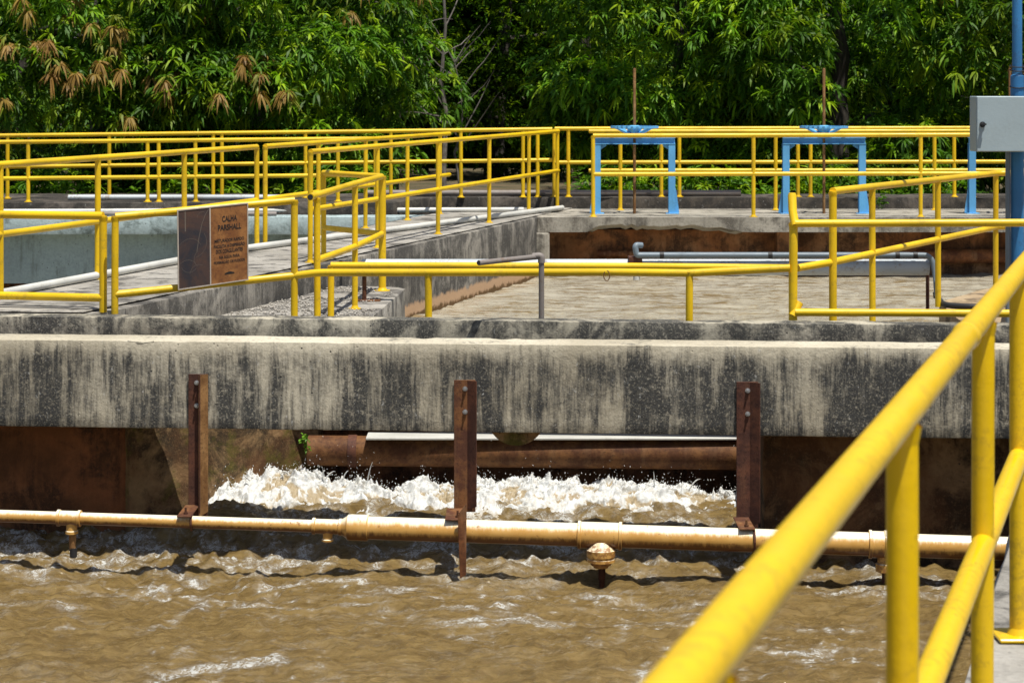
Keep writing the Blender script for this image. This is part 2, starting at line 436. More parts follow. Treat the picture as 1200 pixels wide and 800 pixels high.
beam = rough_solid('concrete_beam', [(-7.5, yb(-7.5)), (3.45, yb(3.45)), (3.45, yb(3.45) + .32), (-7.5, yb(-7.5) + .32)], -.555, 0, M['beam'], .06, .005, .035, 3)
bl = MB().prism([(-7.5, yb(-7.5) + .325), (3.45, yb(3.45) + .325), (3.45, yb(3.45) + .60), (-7.5, yb(-7.5) + .60)], -.55, -.36).obj('beam_shadow_block', M['curb'], bevel=.01); bl.parent = beam  # unseen ledge added behind the beam to widen its shadow
tag(beam, 'long deep concrete beam across the flume, streaked with black mould, carrying three rusty brackets', 'beam')
curb = rough_solid('concrete_curb', [(-7.5, yc(-7.5) - .2), (6.5, yc(6.5) - .2), (6.5, yc(6.5)), (-7.5, yc(-7.5))], -.36, 0, M['curb'], .08, .005, .035, 9)
tag(curb, 'narrow concrete curb running parallel just behind the mould streaked beam, yellow railings rising behind it', 'curb')

# near walkway under the photographer
wk = rough_solid('walkway', [(XW(-3.5), -3.5), (XW(-3.5) + 1.7, -3.5), (XW(16) + 1.6, 16), (XW(14.6), 14.6), (XW(13.0), 13.0)], -3, -.004, M['deck'], .25, .006, .03, 2)
struct(wk)
# long walkway between the two channels
lw = rough_solid('path', [(XL(15.66), 15.66), (XR(15.66) , 15.66), (XR(26.7), 26.7), (XR(28.68), 28.68), (XL(28.68), 28.68)], -2.9, -.003, M['wall'], .2, .008, .03, 5)
struct(lw)
struct(MB().prism([(XL(15) - .5, yc(XL(15) - .5) + .004), (XR(15.0), yc(XR(15.0)) + .004), (XR(15.65), 15.65), (XL(15.65) - .5, 15.65)], -.36, -.003).obj('path', M['deck']))
lt = MB().prism([(XL(15) + .02, yc(XL(15)) + .03), (XR(15.0) - .04, yc(XR(15)) + .03), (XR(28.6) - .04, 28.66), (XL(28.6) + .02, 28.66)], .006, .014)
struct(lt.obj('pavement', M['deck'], bevel=.004))
# far deck with the broken underside
fd = thing('far_deck', 'pale concrete slab with a crumbling lower edge, blue gate frames standing on it', 'deck', (4, 27.5, -.1))
def far_slab():
    n = 130; xs = np.linspace(XR(26.7) + .01, 9.3, n); v = []; f = []
    for i, x in enumerate(xs):
        pxx = 600 + F * x / 26.7
        d = .185
        if 688 < pxx < 872:
            e = min(1, (pxx - 688) / 14, (872 - pxx) / 30)
            d = .185 - e * (.035 + .045 * float(fbm(np.array([x * 2.2]), np.array([0.]), oct=5, seed=4)[0]) + .05 * float(vn(np.array([x * 14]), np.array([3.]), 0, 8)[0]) * .8)
        jz = .003 * float(vn(np.array([x * 6]), np.array([1.]), 0, 3)[0])
        v += [(x, 26.7 + jz, 0 + jz), (x, 26.7 + jz * 2, -d), (x, 26.95, -.185 if d > .18 else -d - .06), (x, 28.68, -.185), (x, 28.68, 0)]
        if i:
            a = (i - 1) * 5; b = i * 5
            f += [(a + k, a + (k + 1) % 5, b + (k + 1) % 5, b + k) for k in range(5)]
    f += [(4, 3, 2, 1, 0), tuple((n - 1) * 5 + k for k in range(5))]
    mb = MB().add(v, [tuple(reversed(q)) for q in f]); return mb.obj('slab', M['slab'], None)
o = far_slab(); o.parent = fd; o.location = Vector((0, 0, 0)) - fd.location
def child(o, parent):
    base = Vector(parent.location) + (Vector(parent.parent.location) if parent.parent else Vector((0, 0, 0)))
    o.parent = parent; o.location = Vector(o.location) - base; return o
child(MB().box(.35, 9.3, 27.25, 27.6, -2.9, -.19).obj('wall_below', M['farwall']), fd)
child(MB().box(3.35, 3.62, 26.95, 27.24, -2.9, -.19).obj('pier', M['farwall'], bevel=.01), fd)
child(MB().box(XR(26.7) - .02, XR(26.7) + .16, 26.69, 27.4, -2.9, -.186).obj('corner_pier', M['slab'], bevel=.02), fd)
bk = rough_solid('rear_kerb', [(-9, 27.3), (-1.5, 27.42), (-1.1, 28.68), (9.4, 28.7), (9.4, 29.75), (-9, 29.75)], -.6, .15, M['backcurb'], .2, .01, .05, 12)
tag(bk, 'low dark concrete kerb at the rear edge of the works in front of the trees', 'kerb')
# left channel: pale blue slab and recessed wall with a square outlet
lc = thing('channel_wall', 'pale blue washed channel wall under an overhanging slab, square outlet low in it', 'wall', (-5, 27, 0))
child(rough_solid('slab', [(-9, 26.85), (XL(26.85) - .02, 26.85), (XL(27.25) - .02, 27.29), (-9, 27.27)], -.225, -.002, M['blueslab'], .12, .005, .03, 6), lc)
mb = MB(); y0, y1 = 27.12, 27.45; ox0, ox1, oz0, oz1 = -6.9, X(41, y0), -1.12, Zp(332, y0)
mb.box(-9, ox0, y0, y1, -2.9, -.228).box(ox1, XL(27.2) + .3, y0, y1, -2.9, -.228).box(ox0, ox1, y0, y1, oz1, -.228).box(ox0, ox1, y0, y1, -2.9, oz0)
child(mb.obj('wall_face', M['bluewall']), lc)
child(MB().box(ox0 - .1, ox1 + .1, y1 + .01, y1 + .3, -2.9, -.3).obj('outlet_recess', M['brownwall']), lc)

# raised gravelly ledge beside the long walkway
lp = thing('gravel_ledge', 'raised concrete ledge strewn with gravel between the walkway and the basin', 'ledge', (-1.8, 17, -.23))
child(rough_solid('ledge_block', [(XR(15.66) - .1, 15.66), (-1.19, 15.66), (-1.13, 17.1), (-.98, 19.6), (-1.05, 19.75), (XR(20.1) + .0, 20.0), (XR(17), 17)], -2.9, -.23, M['gravelbed'], .12, .008, .04, 21), lp)
child(rough_solid('ledge_front', [(-2.98, 14.99), (-1.22, 14.99), (-1.19, 15.655), (XR(15.655) - .1, 15.655)], -.36, -.232, M['gravelbed'], .12, .006, .03, 22), lp)
def pebbles():
    ico = []
    t = (1 + 5 ** .5) / 2
    base = np.array([(-1, t, 0), (1, t, 0), (-1, -t, 0), (1, -t, 0), (0, -1, t), (0, 1, t), (0, -1, -t), (0, 1, -t), (t, 0, -1), (t, 0, 1), (-t, 0, -1), (-t, 0, 1)]) / 1.9
    fc = np.array([(0, 11, 5), (0, 5, 1), (0, 1, 7), (0, 7, 10), (0, 10, 11), (1, 5, 9), (5, 11, 4), (11, 10, 2), (10, 7, 6), (7, 1, 8), (3, 9, 4), (3, 4, 2), (3, 2, 6), (3, 6, 8), (3, 8, 9), (4, 9, 5), (2, 4, 11), (6, 2, 10), (8, 6, 7), (9, 8, 1)])
    V, Fc = [], []
    n = 2600
    Y = rng.uniform(15.1, 19.7, n); xa = XR(Y) + .03; xb = -1.2 + (Y - 15) * .045 - .04
    u = rng.uniform(0, 1, n); Xx = xa + (xb - xa) * u
    keep = vn(Xx * 2, Y * 2, 0, 5) > .38
    for x, y in zip(Xx[keep], Y[keep]):
        s = rng.uniform(.004, .013) * (1.5 if rng.random() < .06 else 1); a = rng.uniform(0, 6.28); c, sn = math.cos(a), math.sin(a)
        b = base * s * rng.uniform(.6, 1.3, 3) ; b = np.stack([b[:, 0] * c - b[:, 1] * sn, b[:, 0] * sn + b[:, 1] * c, b[:, 2] * .7], 1)
        Fc.append(fc + len(V) * 12); V.append(b + (x, y, -.222))
    o = np_mesh('gravel', np.concatenate(V), [np.concatenate(Fc)], M['pebble'], True)
    tag(o, 'loose pale gravel scattered over the concrete ledge', 'gravel', kind='stuff')
pebbles()
# right platform, sandy brown
rp = rough_solid('sandy_platform', [(3.40, 14.8), (3.56, 17.2), (3.66, 18.3), (4.6, 20.0), (9, 20.6), (9, 14.4)], -2.9, -.22, M['sand'], .25, .008, .03, 31)
tag(rp, 'sandy brown concrete platform beside the basin under the grey control box', 'platform')
sw_ = rough_solid('low_wall', [(2.12, 14.75), (2.42, 14.7), (3.7, 18.2), (3.55, 18.35)], -2.9, -.5, M['wall'], .3, .008, .03, 33)
tag(sw_, 'low sunken concrete wall under the sloping yellow railing', 'wall')

# flume below the beam
fl = thing('flume_wall', 'brown iron stained flume wall below the beam, mossy where it turns inward', 'wall', (-3, 14.3, -1))
xa, xb_ = X(151, 14.2), X(372, 15.15)
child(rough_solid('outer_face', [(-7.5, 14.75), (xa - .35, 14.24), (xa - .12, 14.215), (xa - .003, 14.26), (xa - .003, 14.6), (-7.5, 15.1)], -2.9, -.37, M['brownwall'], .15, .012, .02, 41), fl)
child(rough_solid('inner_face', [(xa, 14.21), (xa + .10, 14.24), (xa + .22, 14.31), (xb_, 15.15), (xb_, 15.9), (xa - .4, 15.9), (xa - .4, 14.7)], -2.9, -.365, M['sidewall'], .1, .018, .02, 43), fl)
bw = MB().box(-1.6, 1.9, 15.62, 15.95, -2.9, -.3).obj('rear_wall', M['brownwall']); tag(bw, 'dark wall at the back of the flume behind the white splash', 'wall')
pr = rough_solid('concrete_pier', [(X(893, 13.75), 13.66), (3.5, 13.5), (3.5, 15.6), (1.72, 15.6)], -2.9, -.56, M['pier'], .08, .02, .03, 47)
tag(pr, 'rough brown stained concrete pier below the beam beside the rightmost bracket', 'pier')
# slab that closes the basin behind the curb
cs = rough_solid('cover_slab', [(-7.5, 15.0), (-1.3, 15.08), (1.9, 14.82), (3.3, 14.7), (3.3, 15.9), (-7.5, 16.2)], -.5, -.365, M['deck'], .4, .004, .02, 49)
tag(cs, 'sunken concrete slab joining the back of the curb to the basin', 'slab')

# rusty outlet pipe and pale plate above it
Yp = 14.85
rpipe = thing('outlet_pipe', 'fat rusty brown pipe lying across the flume above the white splash', 'pipe', (0, Yp, -.92))
mb = MB().tube([(-1.42, Yp + .03, -.915), (1.74, Yp - .03, -.935)], .105, 28); child(mb.obj('pipe_body', M['rustold']), rpipe)
mb = MB().tube([(-1.14, Yp + .02, -.917), (-1.08, Yp + .02, -.917)], .112, 28); child(mb.obj('flange', M['rustdark']), rpipe)
pl = MB().box(X(430, Yp), 1.72, Yp - .12, Yp + .12, -.818, -.802).obj('metal_plate', M['white'], bevel=.003)
tag(pl, 'thin pale sunlit plate lying on top of the rusty outlet pipe', 'plate')
# round pipe stub under the beam
st = thing('pipe_stub', 'short round brown pipe end hanging under the beam beside the middle bracket', 'pipe', (.02, 13.6, -.56))
bo = MB(); v = []; f = []; nn = 32
c = at(605, 503, 13.55)
mb = MB().tube([(c[0], 13.52, -.47), (c[0], 13.80, -.47)], .185, 40); child(mb.obj('stub_body', M['sidewall'], bevel=.008), st)

# ------------------------------------------------------------------ water
def water_front():
    xs = np.concatenate([np.linspace(-8, -3.9, 24, endpoint=False), np.linspace(-3.9, 3.45, 390), [4.2]])
    ys = np.concatenate([np.linspace(-3.9, 9.6, 34, endpoint=False), np.linspace(9.6, 15.6, 330)])
    nx, ny = len(xs), len(ys); Xg, Yg = np.meshgrid(xs, ys)
    wx = Xg + .5 * fbm(Xg * .8, Yg * .8, 0, 3, 21); wy = Yg + .55 * fbm(Xg * .8, Yg * .8, 5, 3, 22)
    h = .085 * (fbm(wx * 1.1, wy * 1.6, 0, 4, 31) - .5) + .055 * (ridge(wx * 1.9 + 4, wy * 2.6, 0, 5, 33, .6) - .4) + .030 * (fbm(wx * 8, wy * 9, 0, 3, 35) - .5)
    near = ss(Yg, 12.2, 13.6)
    h += .034 * (ridge(wx * 6, wy * 6.5, 3, 4, 39) - .4) + near * .06 * (ridge(wx * 4.5, wy * 5.5, 0, 4, 37) - .4)
    r = ridge(wx * 1.5 + 9, wy * 3.0, 0, 6, 51, .66)
    patch = fbm(Xg * .7, Yg * .9, 2, 3, 61)
    r2 = ridge(wx * 4.2 + 2, wy * 6.5, 0, 6, 53, .7); r3 = fbm(wx * 7, wy * 10, 1, 4, 57, .7)
    foam = ss(r, .48, .86) * (.10 + .50 * ss(patch, .42, .60)) + ss(r2, .50, .80) * (.10 + .42 * ss(patch, .40, .58)) * ss(r3, .35, .6) + ss(h, .07, .12) * .25
    foam += near * .28 * ss(ridge(wx * 3, wy * 4, 1, 4, 71), .45, .75)
    foam *= (1 - .5 * ss(Yg, 14.2, 14.6))
    inx = ss(Xg, -2.6, -2.0) * (1 - ss(Xg, 1.5, 1.75))
    chop = ss(Yg, 13.0, 13.7)
    h += chop * (.085 * (ridge(wx * 3.1, wy * 3.6, 6, 5, 81, .6) - .4) + .035 * (fbm(wx * 12, wy * 12, 2, 3, 83) - .5))
    foam += chop * .50 * ss(ridge(wx * 4.5, wy * 5, 2, 5, 85, .65), .42, .78)  # extra foam here also paints pale sky glints into shaded water
    Z = -1.42 + h +   .10 * ss(Yg, 13.85, 14.3) + inx * .08 * ss(Yg, 13.8, 14.4)
    Z = np.where(Yg > 14.75, Z - .25, Z)
    co = np.stack([Xg, Yg, Z], -1).reshape(-1, 3)
    o = np_mesh('water', co, [grid_faces(nx, ny)], M['water'], True, {'foam': np.clip(foam, 0, 1)}); struct(o)
water_front()
def water_basin():
    xs = np.linspace(-2.9, 9.3, 420); ys = np.linspace(15.95, 27.3, 300); nx, ny = len(xs), len(ys); Xg, Yg = np.meshgrid(xs, ys)
    wx = Xg + .5 * fbm(Xg * .7, Yg * .7, 0, 3, 121); wy = Yg + .4 * fbm(Xg * .7, Yg * .7, 5, 3, 122)
    h = .055 * (fbm(wx * 1.5, wy * 2.2, 0, 5, 131) - .5) + + .030 * (ridge(wx * 2.5, wy * 3.4, 0, 4, 133) - .4)
    foam = .0 + .16 * ss(fbm(wx * 1.0, wy * 1.0, 0, 4, 151), .42, .62)
    co = np.stack([Xg, Yg, -.75 + h], -1).reshape(-1, 3)
    struct(np_mesh('water', co, [grid_faces(nx, ny)], M['basin'], True, {'foam': foam}))
    co = np.array([(-9, 15, -1.3), (-1.5, 15, -1.3), (-1.0, 27.1, -1.3), (-9, 27.1, -1.3)]); 
    struct(np_mesh('water', co, [np.array([[0, 1, 2, 3]])], M['basin'], True, {'foam': np.zeros(4)}))
water_basin()

def foam_jump():
    nx, ny = 620, 150
    xs = np.linspace(-2.35, 1.72, nx); t = np.linspace(0, 1, ny); Xg, T = np.meshgrid(xs, t)
    Y = 13.72 + 1.24 * T
    wx = Xg + .25 * fbm(Xg * 2, Y * 2, 0, 3, 201); wy = Y + .25 * fbm(Xg * 2, Y * 2, 4, 3, 203)
    crest = .345 + .13 * (fbm(Xg * 1.4, np.zeros_like(Xg), 0, 3, 205) - .45) + .10 * (fbm(Xg * 5, np.zeros_like(Xg) + 3, 0, 3, 207) - .5)
    crest += .10 * np.exp(-((Xg + 1.47) / .30) ** 2) + .05 * np.exp(-((Xg + 1.05) / .15) ** 2)
    crest *= ss(Xg, -2.38, -1.80) * .55 + .45
    prof = ss(T, .18, .80) ** .9 * (1 - .9 * ss(T, .87, .98))
    base = -1.58 + .10 * ss(T, 0, .25)
    rn = ridge(wx * 6, wy * 7, 0, 5, 211, .6); rf = ridge(wx * 21, wy * 19, 0, 4, 213, .62)
    Z = base + crest * prof + prof ** .6 * (.10 * (rn - .4) + .026 * (rf - .4)) + .03 * (rn - .4)
    lip = ss(T, .62, .80) * (1 - ss(T, .88, .95))
    spike = ss(ridge(Xg * 9 + 3, Y * 3, 0, 3, 217), .62, .95) * lip
    Z = Z + .060 * spike * (.4 + vn(Xg * 3, np.zeros_like(Xg), 0, 9))
    Yd = Y + .05 * (fbm(Xg * 9, Z * 12, 0, 4, 219) - .5) - .05 * lip * (rn - .3)
    Xd = Xg + .03 * (fbm(Y * 9, Z * 12, 2, 4, 223) - .5)
    foam = np.clip(-.60 + 1.7 * ss(T, .30, .66) * ss(rn, .10, .55) + spike, -.6, 1)
    co = np.stack([Xd, Yd, Z], -1).reshape(-1, 3)
    o = np_mesh('foam', co, [grid_faces(nx, ny)], M['foam'], True, {'foam': foam})
    tag(o, 'white churning foam where the water tumbles out below the beam', 'foam', kind='stuff')
    # spray: droplets and torn strands thrown above the crest
    cz = Z.max(axis=0); V, Fc, Fo = [], [], []
    octv = np.array([(1, 0, 0), (-1, 0, 0), (0, 1, 0), (0, -1, 0), (0, 0, 1), (0, 0, -1)], float)
    octf = np.array([(0, 2, 4), (2, 1, 4), (1, 3, 4), (3, 0, 4), (2, 0, 5), (1, 2, 5), (3, 1, 5), (0, 3, 5)])
    hot = [(-1.10, 1.7), (-1.18, 1.2), (-1.35, .8), (-1.6, .7), (-.45, .9), (-.2, .7), (.15, .7), (.45, .8), (.85, 1.0), (1.2, .8), (1.45, .9), (-2.0, .5), (-.8, .6)]
    def drop(x, y, z, r, el=1.0, lean=0.0):
        b = octv * r; b[:, 2] *= el; b[:, 0] += b[:, 2] * lean
        Fc.append(octf + len(V) * 6); V.append(b + (x, y, z))
    for k in range(1500):
        hx, hs = hot[rng.integers(len(hot))]; x = hx + rng.normal() * .16
        if rng.random() < .35: x = rng.uniform(-2.1, 1.68)
        if not -2.2 < x < 1.69: continue
        i = int(np.clip((x + 2.35) / 4.07 * (nx - 1), 0, nx - 1))
        hgt = rng.exponential(.035 * hs)
        drop(x, 14.66 + rng.normal() * .07, cz[i] + hgt - .02, rng.uniform(.0012, .0042) * (1.0 if hgt < .12 else .8), rng.uniform(.8, 2.2), rng.normal() * .5)
    for k in range(26):      # strands
        hx, hs = hot[rng.integers(len(hot))]; x = hx + rng.normal() * .10
        if not -2.2 < x < 1.65: continue
        i = int(np.clip((x + 2.35) / 4.07 * (nx - 1), 0, nx - 1)); z = cz[i] - .02; vx, vz = rng.normal() * .5, rng.uniform(.6, 1.2) * hs
        y = 14.66 + rng.normal() * .05; n = rng.integers(8, 22)
        for j in range(n):
            tt = j * .008
            drop(x + vx * tt, y, z + vz * tt - 3 * tt * tt, .006 * (1 - j / n) ** .7 + .0012, rng.uniform(1, 1.6))
    o = np_mesh('spray', np.concatenate(V), [np.concatenate(Fc)], M['foam'], True, {'foam': np.ones(len(V) * 6)})
    tag(o, 'fine droplets of water thrown up above the white foam', 'spray', kind='stuff')
foam_jump()

# ------------------------------------------------------------------ railings
GR = 'yellow pipe railings around the works'
def railing(label, tops=(), mids=(), posts=(), r=.025, mat='yellow', flange=False, extra=()):
    p0 = posts[0]; th = thing('railing', label, 'railing', (p0[0], p0[1], p0[2]), GR)
    for nm, lst in (('top_rail', tops), ('mid_rail', mids)):
        for pts in lst:
            mb = MB().tube(fillet(pts, r * 2.2), r, 20)
            for q in pts[1:-1]: pass
            child(mb.obj(nm, M[mat]), th)
    for q in posts:
        x, y, z0, z1 = q[:4]; rr = q[4] if len(q) > 4 else r * .94
        dx = random.uniform(-.004, .004)
        mb = MB().tube([(x + dx, y, z0), (x, y, z1)], rr, 20)
        if flange:
            mb.tube([(x + dx, y, z0), (x + dx, y, z0 + .008)], rr * 2.1, 14)
            mb.tube([(x + dx, y, z0 + .008), (x + dx, y, z0 + .03)], [rr * 1.35, rr * 1.02], 14)
        # weld bead at the head
        mb.tube([(x, y, z1 - r - .012), (x, y, z1 - r * .4)], [rr * 1.01, rr * 1.22], 16, cap=False)
        child(mb.obj('post', M[mat]), th)
    return th

def lin(a, b, t): return tuple(a[i] + (b[i] - a[i]) * t for i in range(len(a)))
# nearest railing, along the walkway edge
def fg(Y, z): return (.64 + .307 * (Y - 3.5), Y, z)
Ys = (.75, 2.0, 3.5, 5.05, 6.25, 7.9, 9.5, 11.1, 12.7)
nr = railing('thick glossy yellow railing closest to the camera, running along the near walkway edge',
        tops=[[fg(.4, 1.067), fg(12.9, 1.067)]], mids=[[fg(.4, .525), fg(12.9, .525)]],
        posts=[(*fg(Y, 0)[:2], -.004, 1.06) for Y in Ys], r=.0285, mat='yellow_old', flange=True)
for Y, z in ((4.62, 1.067), (7.0, 1.067)):
    a, b = Vector(fg(Y - .03, z)), Vector(fg(Y + .03, z)); child(MB().tube([a, lin(a, b, .25), lin(a, b, .75), b], [.0288, .0315, .0315, .0288], 20).obj('coupling', M['yellow_old']), nr)
mb = MB()
for Y in Ys:
    x, y, _ = fg(Y, 0); mb = MB().box(x - .07, x + .07, y - .07, y + .07, -.003, .008); child(mb.obj('base_plate', M['yellow_old'], bevel=.003), nr)
# left edge
a, b = (X(-260, 15.95), 15.95, .685), at(121, 253, 15.38)
a = (a[0], a[1], b[2] - .002); zm = Zp(349, 15.38)
railing('low level yellow railing behind the curb, left of the one with the plaque',
        tops=[[a, b]], mids=[[(a[0], a[1], zm), (b[0], b[1], zm)]], posts=[(b[0], b[1], -.004, b[2] + .0), (*lin(a, b, .42)[:2], -.004, b[2])], r=.0255 * 1.15)
# plaque railing with its single continuing rail
A, B = at(135, 254, 15.27), at(345, 235, 15.62); A2, B2 = at(135, 345, 15.27), at(345, 323, 15.62)
C1 = at(372, 319.5, 15.60); D1 = at(720, 319, 15.12); D2 = at(806, 320, 15.0); E1 = at(926, 314, 14.9)
railing('yellow railing carrying the brown plaque and running on as one low rail',
        tops=[[A, B]], mids=[[A2, B2], [B2, C1, D1, D2], [D2, E1]],
        posts=[(A[0], A[1], -.004, A[2] + .004), (B[0], B[1], -.23, B[2] + .004), (X(502, 15.42), 15.42, -.37, Zp(319, 15.42)), (X(808, 15.0), 15.0, -.37, Zp(317, 15.0))], r=.0275)
# second low rail
a, b, c = at(388, 311, 15.75), at(740, 312, 15.5), at(935, 314, 15.3)
railing('second low yellow rail directly behind the plaque railing, starting at the open ended stair railing',
        mids=[[(a[0], a[1], a[2]), b, c]], posts=[(a[0], a[1], -.23, a[2]), (X(928, 15.35), 15.35, -.37, Zp(314, 15.35))], r=.0255)
# open ended railing on the gravel ledge
Bp, Cp, Dp, Ap = (-1.18, 19.4), (-1.31, 17.8), (-1.44, 15.9), (-1.79, 20.25)
zt = .82
tr = railing('yellow railing with open pipe end standing on the gravel ledge',
        tops=[[(-1.47, 15.55, Zp(231, 15.55)), (*Cp, .815), (*Bp, .81), (*Ap, .81)]],
        mids=[[(-1.45, 15.85, Zp(305, 15.85)), (*Cp, .29), (*Bp, .29), (*Ap, .29)]],
        posts=[(*Ap, -.23, .81), (*Bp, -.23, .815, .034), (*Cp, -.23, .815), (-1.44, 15.75, -.37, .80)], r=.0265, flange=True)
e = Vector((-1.47, 15.55, Zp(231, 15.55))); d = (e - Vector((*Cp, .815))).normalized()
child(MB().tube([e - d * .002, e + d * .0015], .020, 20).obj('end_shade_disc', M['black']), tr)  # black disc paints the shade inside the open pipe
# long walkway, right side and left side
def rr_(Y, z): return (.27 * Y - 7.128, Y, z)
railing('long yellow railing on the basin side of the diagonal walkway',
        tops=[[rr_(19.56, 1.03), rr_(28.7, 1.04)]], mids=[[rr_(19.56, .50), rr_(28.7, .51)]],
        posts=[(*rr_(Y, 0)[:2], .012, 1.03) for Y in (19.56, 21.4, 23.4, 25.4, 27.2)] + [(*rr_(28.66, 0)[:2], .012, 1.04)], r=.0255, flange=True)
def rl_(Y, z): return (-2.51 + .27 * (Y - 21.3), Y, z)
railing('yellow railing on the channel side of the diagonal walkway, nearer length',
        tops=[[rl_(13.9, 1.03), rl_(21.2, 1.03)]], mids=[[rl_(13.9, .50), rl_(21.2, .50)]],
        posts=[(*rl_(Y, 0)[:2], .012, 1.03) for Y in (16.2, 17.8, 19.5, 21.2)], r=.0265, flange=False)
railing('yellow railing on the channel side of the diagonal walkway, farther length',
        tops=[[rl_(21.42, 1.03), rl_(27.6, 1.03)]], mids=[[rl_(21.42, .50), rl_(27.6, .50)]],
        posts=[(*rl_(Y, 0)[:2], .012, 1.03) for Y in (21.42, 22.9, 24.4, 25.9, 27.2)], r=.0255, flange=True)
# far deck railings
def row(label, x0, Y0, z0t, x1, Y1, z1t, zb, hm, pxs, r=.027, **k):
    a, b = (x0, Y0, z0t), (x1, Y1, z1t)
    ps = []
    for p in pxs:
        s = (p - 600) / F; t = (s * Y0 - x0) / ((x1 - x0) - s * (Y1 - Y0)); q = lin(a, b, t); ps.append((q[0], q[1], zb, q[2]))
    m = lambda q: (q[0], q[1], q[2] - hm)
    return railing(label, tops=[[a, b]], mids=[[m(a), m(b)]], posts=ps, r=r, flange=True, **k)
row('front yellow railing on the edge of the far deck before the blue gate frames', X(695, 26.8), 26.8, 1.02, 7.6, 26.8, 1.035, 0, .485, (695, 883, 1079, 1275))
row('middle yellow railing on the far deck directly behind the blue gate frames', X(690, 28.3), 28.3, 1.045, 8.2, 28.3, 1.05, 0, .52, (727, 909, 1095, 1280))
row('rear yellow railing on the far kerb in front of the large mango trees', X(650, 28.8), 28.8, 1.07, 8.6, 28.8, 1.085, .15, .455, (649.6, 666, 775, 796, 935, 950, 1118, 1140, 1290))
row('rear yellow railing on the kerb along the left half of the tree line', -8.4, 28.25, .97, X(647, 28.75), 28.75, 1.065, .15, .415, (-60, 9, 128, 250, 260, 358, 458, 540, 613, 630))
row('nearer yellow railing on the kerb above the pale blue channel slab', -7.6, 27.45, .915, X(441, 27.6), 27.6, .965, .15, .47, (-80, 33, 173, 186, 229, 396, 440))
# right front frame
Yf = 14.86; xf = X(932, 14.9)
a = (xf, 14.9, .665); b = (6.2, 14.55, .70)
th = railing('low yellow railing frame on the curb with a stub rising from its corner',
        tops=[[a, b]], mids=[[(xf, 14.9, .045), (6.2, 14.55, .06)]],
        posts=[(xf - .01, 14.92, -.02, .672, .030), (5.2, 14.63, -.02, .69)], r=.027)
child(MB().tube([(xf, 14.9, .65), (xf - .012, 14.95, .75), (xf - .012, 14.98, .855), (xf - .012, 14.98, .875)], [.03, .03, .03, .024], 20).obj('corner_stub', M['yellow']), th)
child(MB().tube([(xf - .02, 14.90, .02), (xf + .035, 14.93, .11)], .027, 18).obj('corner_brace', M['yellow']), th)
# sloping railing at the right
P1, P4 = at(976, 224, 15.2), at(1167, 203, 19.8)
def rt(t, z=None): q = lin(P1, P4, t); return q if z is None else (q[0], q[1], z)
def tfor(px):
    s = (px - 600) / F; return (s * P1[1] - P1[0]) / ((P4[0] - P1[0]) - s * (P4[1] - P1[1]))
zm1 = Zp(307, 15.2); zm4 = Zp(266, 19.8)
t2, t3 = tfor(1022), tfor(1099)
far = (P4[0] + 3.2, P4[1] + .2, P4[2] + .02)
railing('yellow railing along the sandy platform whose rails recede behind the corner frame',
        tops=[[P1, P4, far]], mids=[[at(935, 314, 15.05), (P1[0], P1[1], zm1), (P4[0], P4[1], zm4), (far[0], far[1], zm4 + .03)]],
        posts=[(P1[0], P1[1], -.5, P1[2], .028), (*rt(t2)[:2], -.5, rt(t2)[2]), (*rt(t3)[:2], -.22, rt(t3)[2]), (P4[0], P4[1], -.22, P4[2]), (P4[0] + 1.7, P4[1] + .1, -.22, P4[2])], r=.0265)

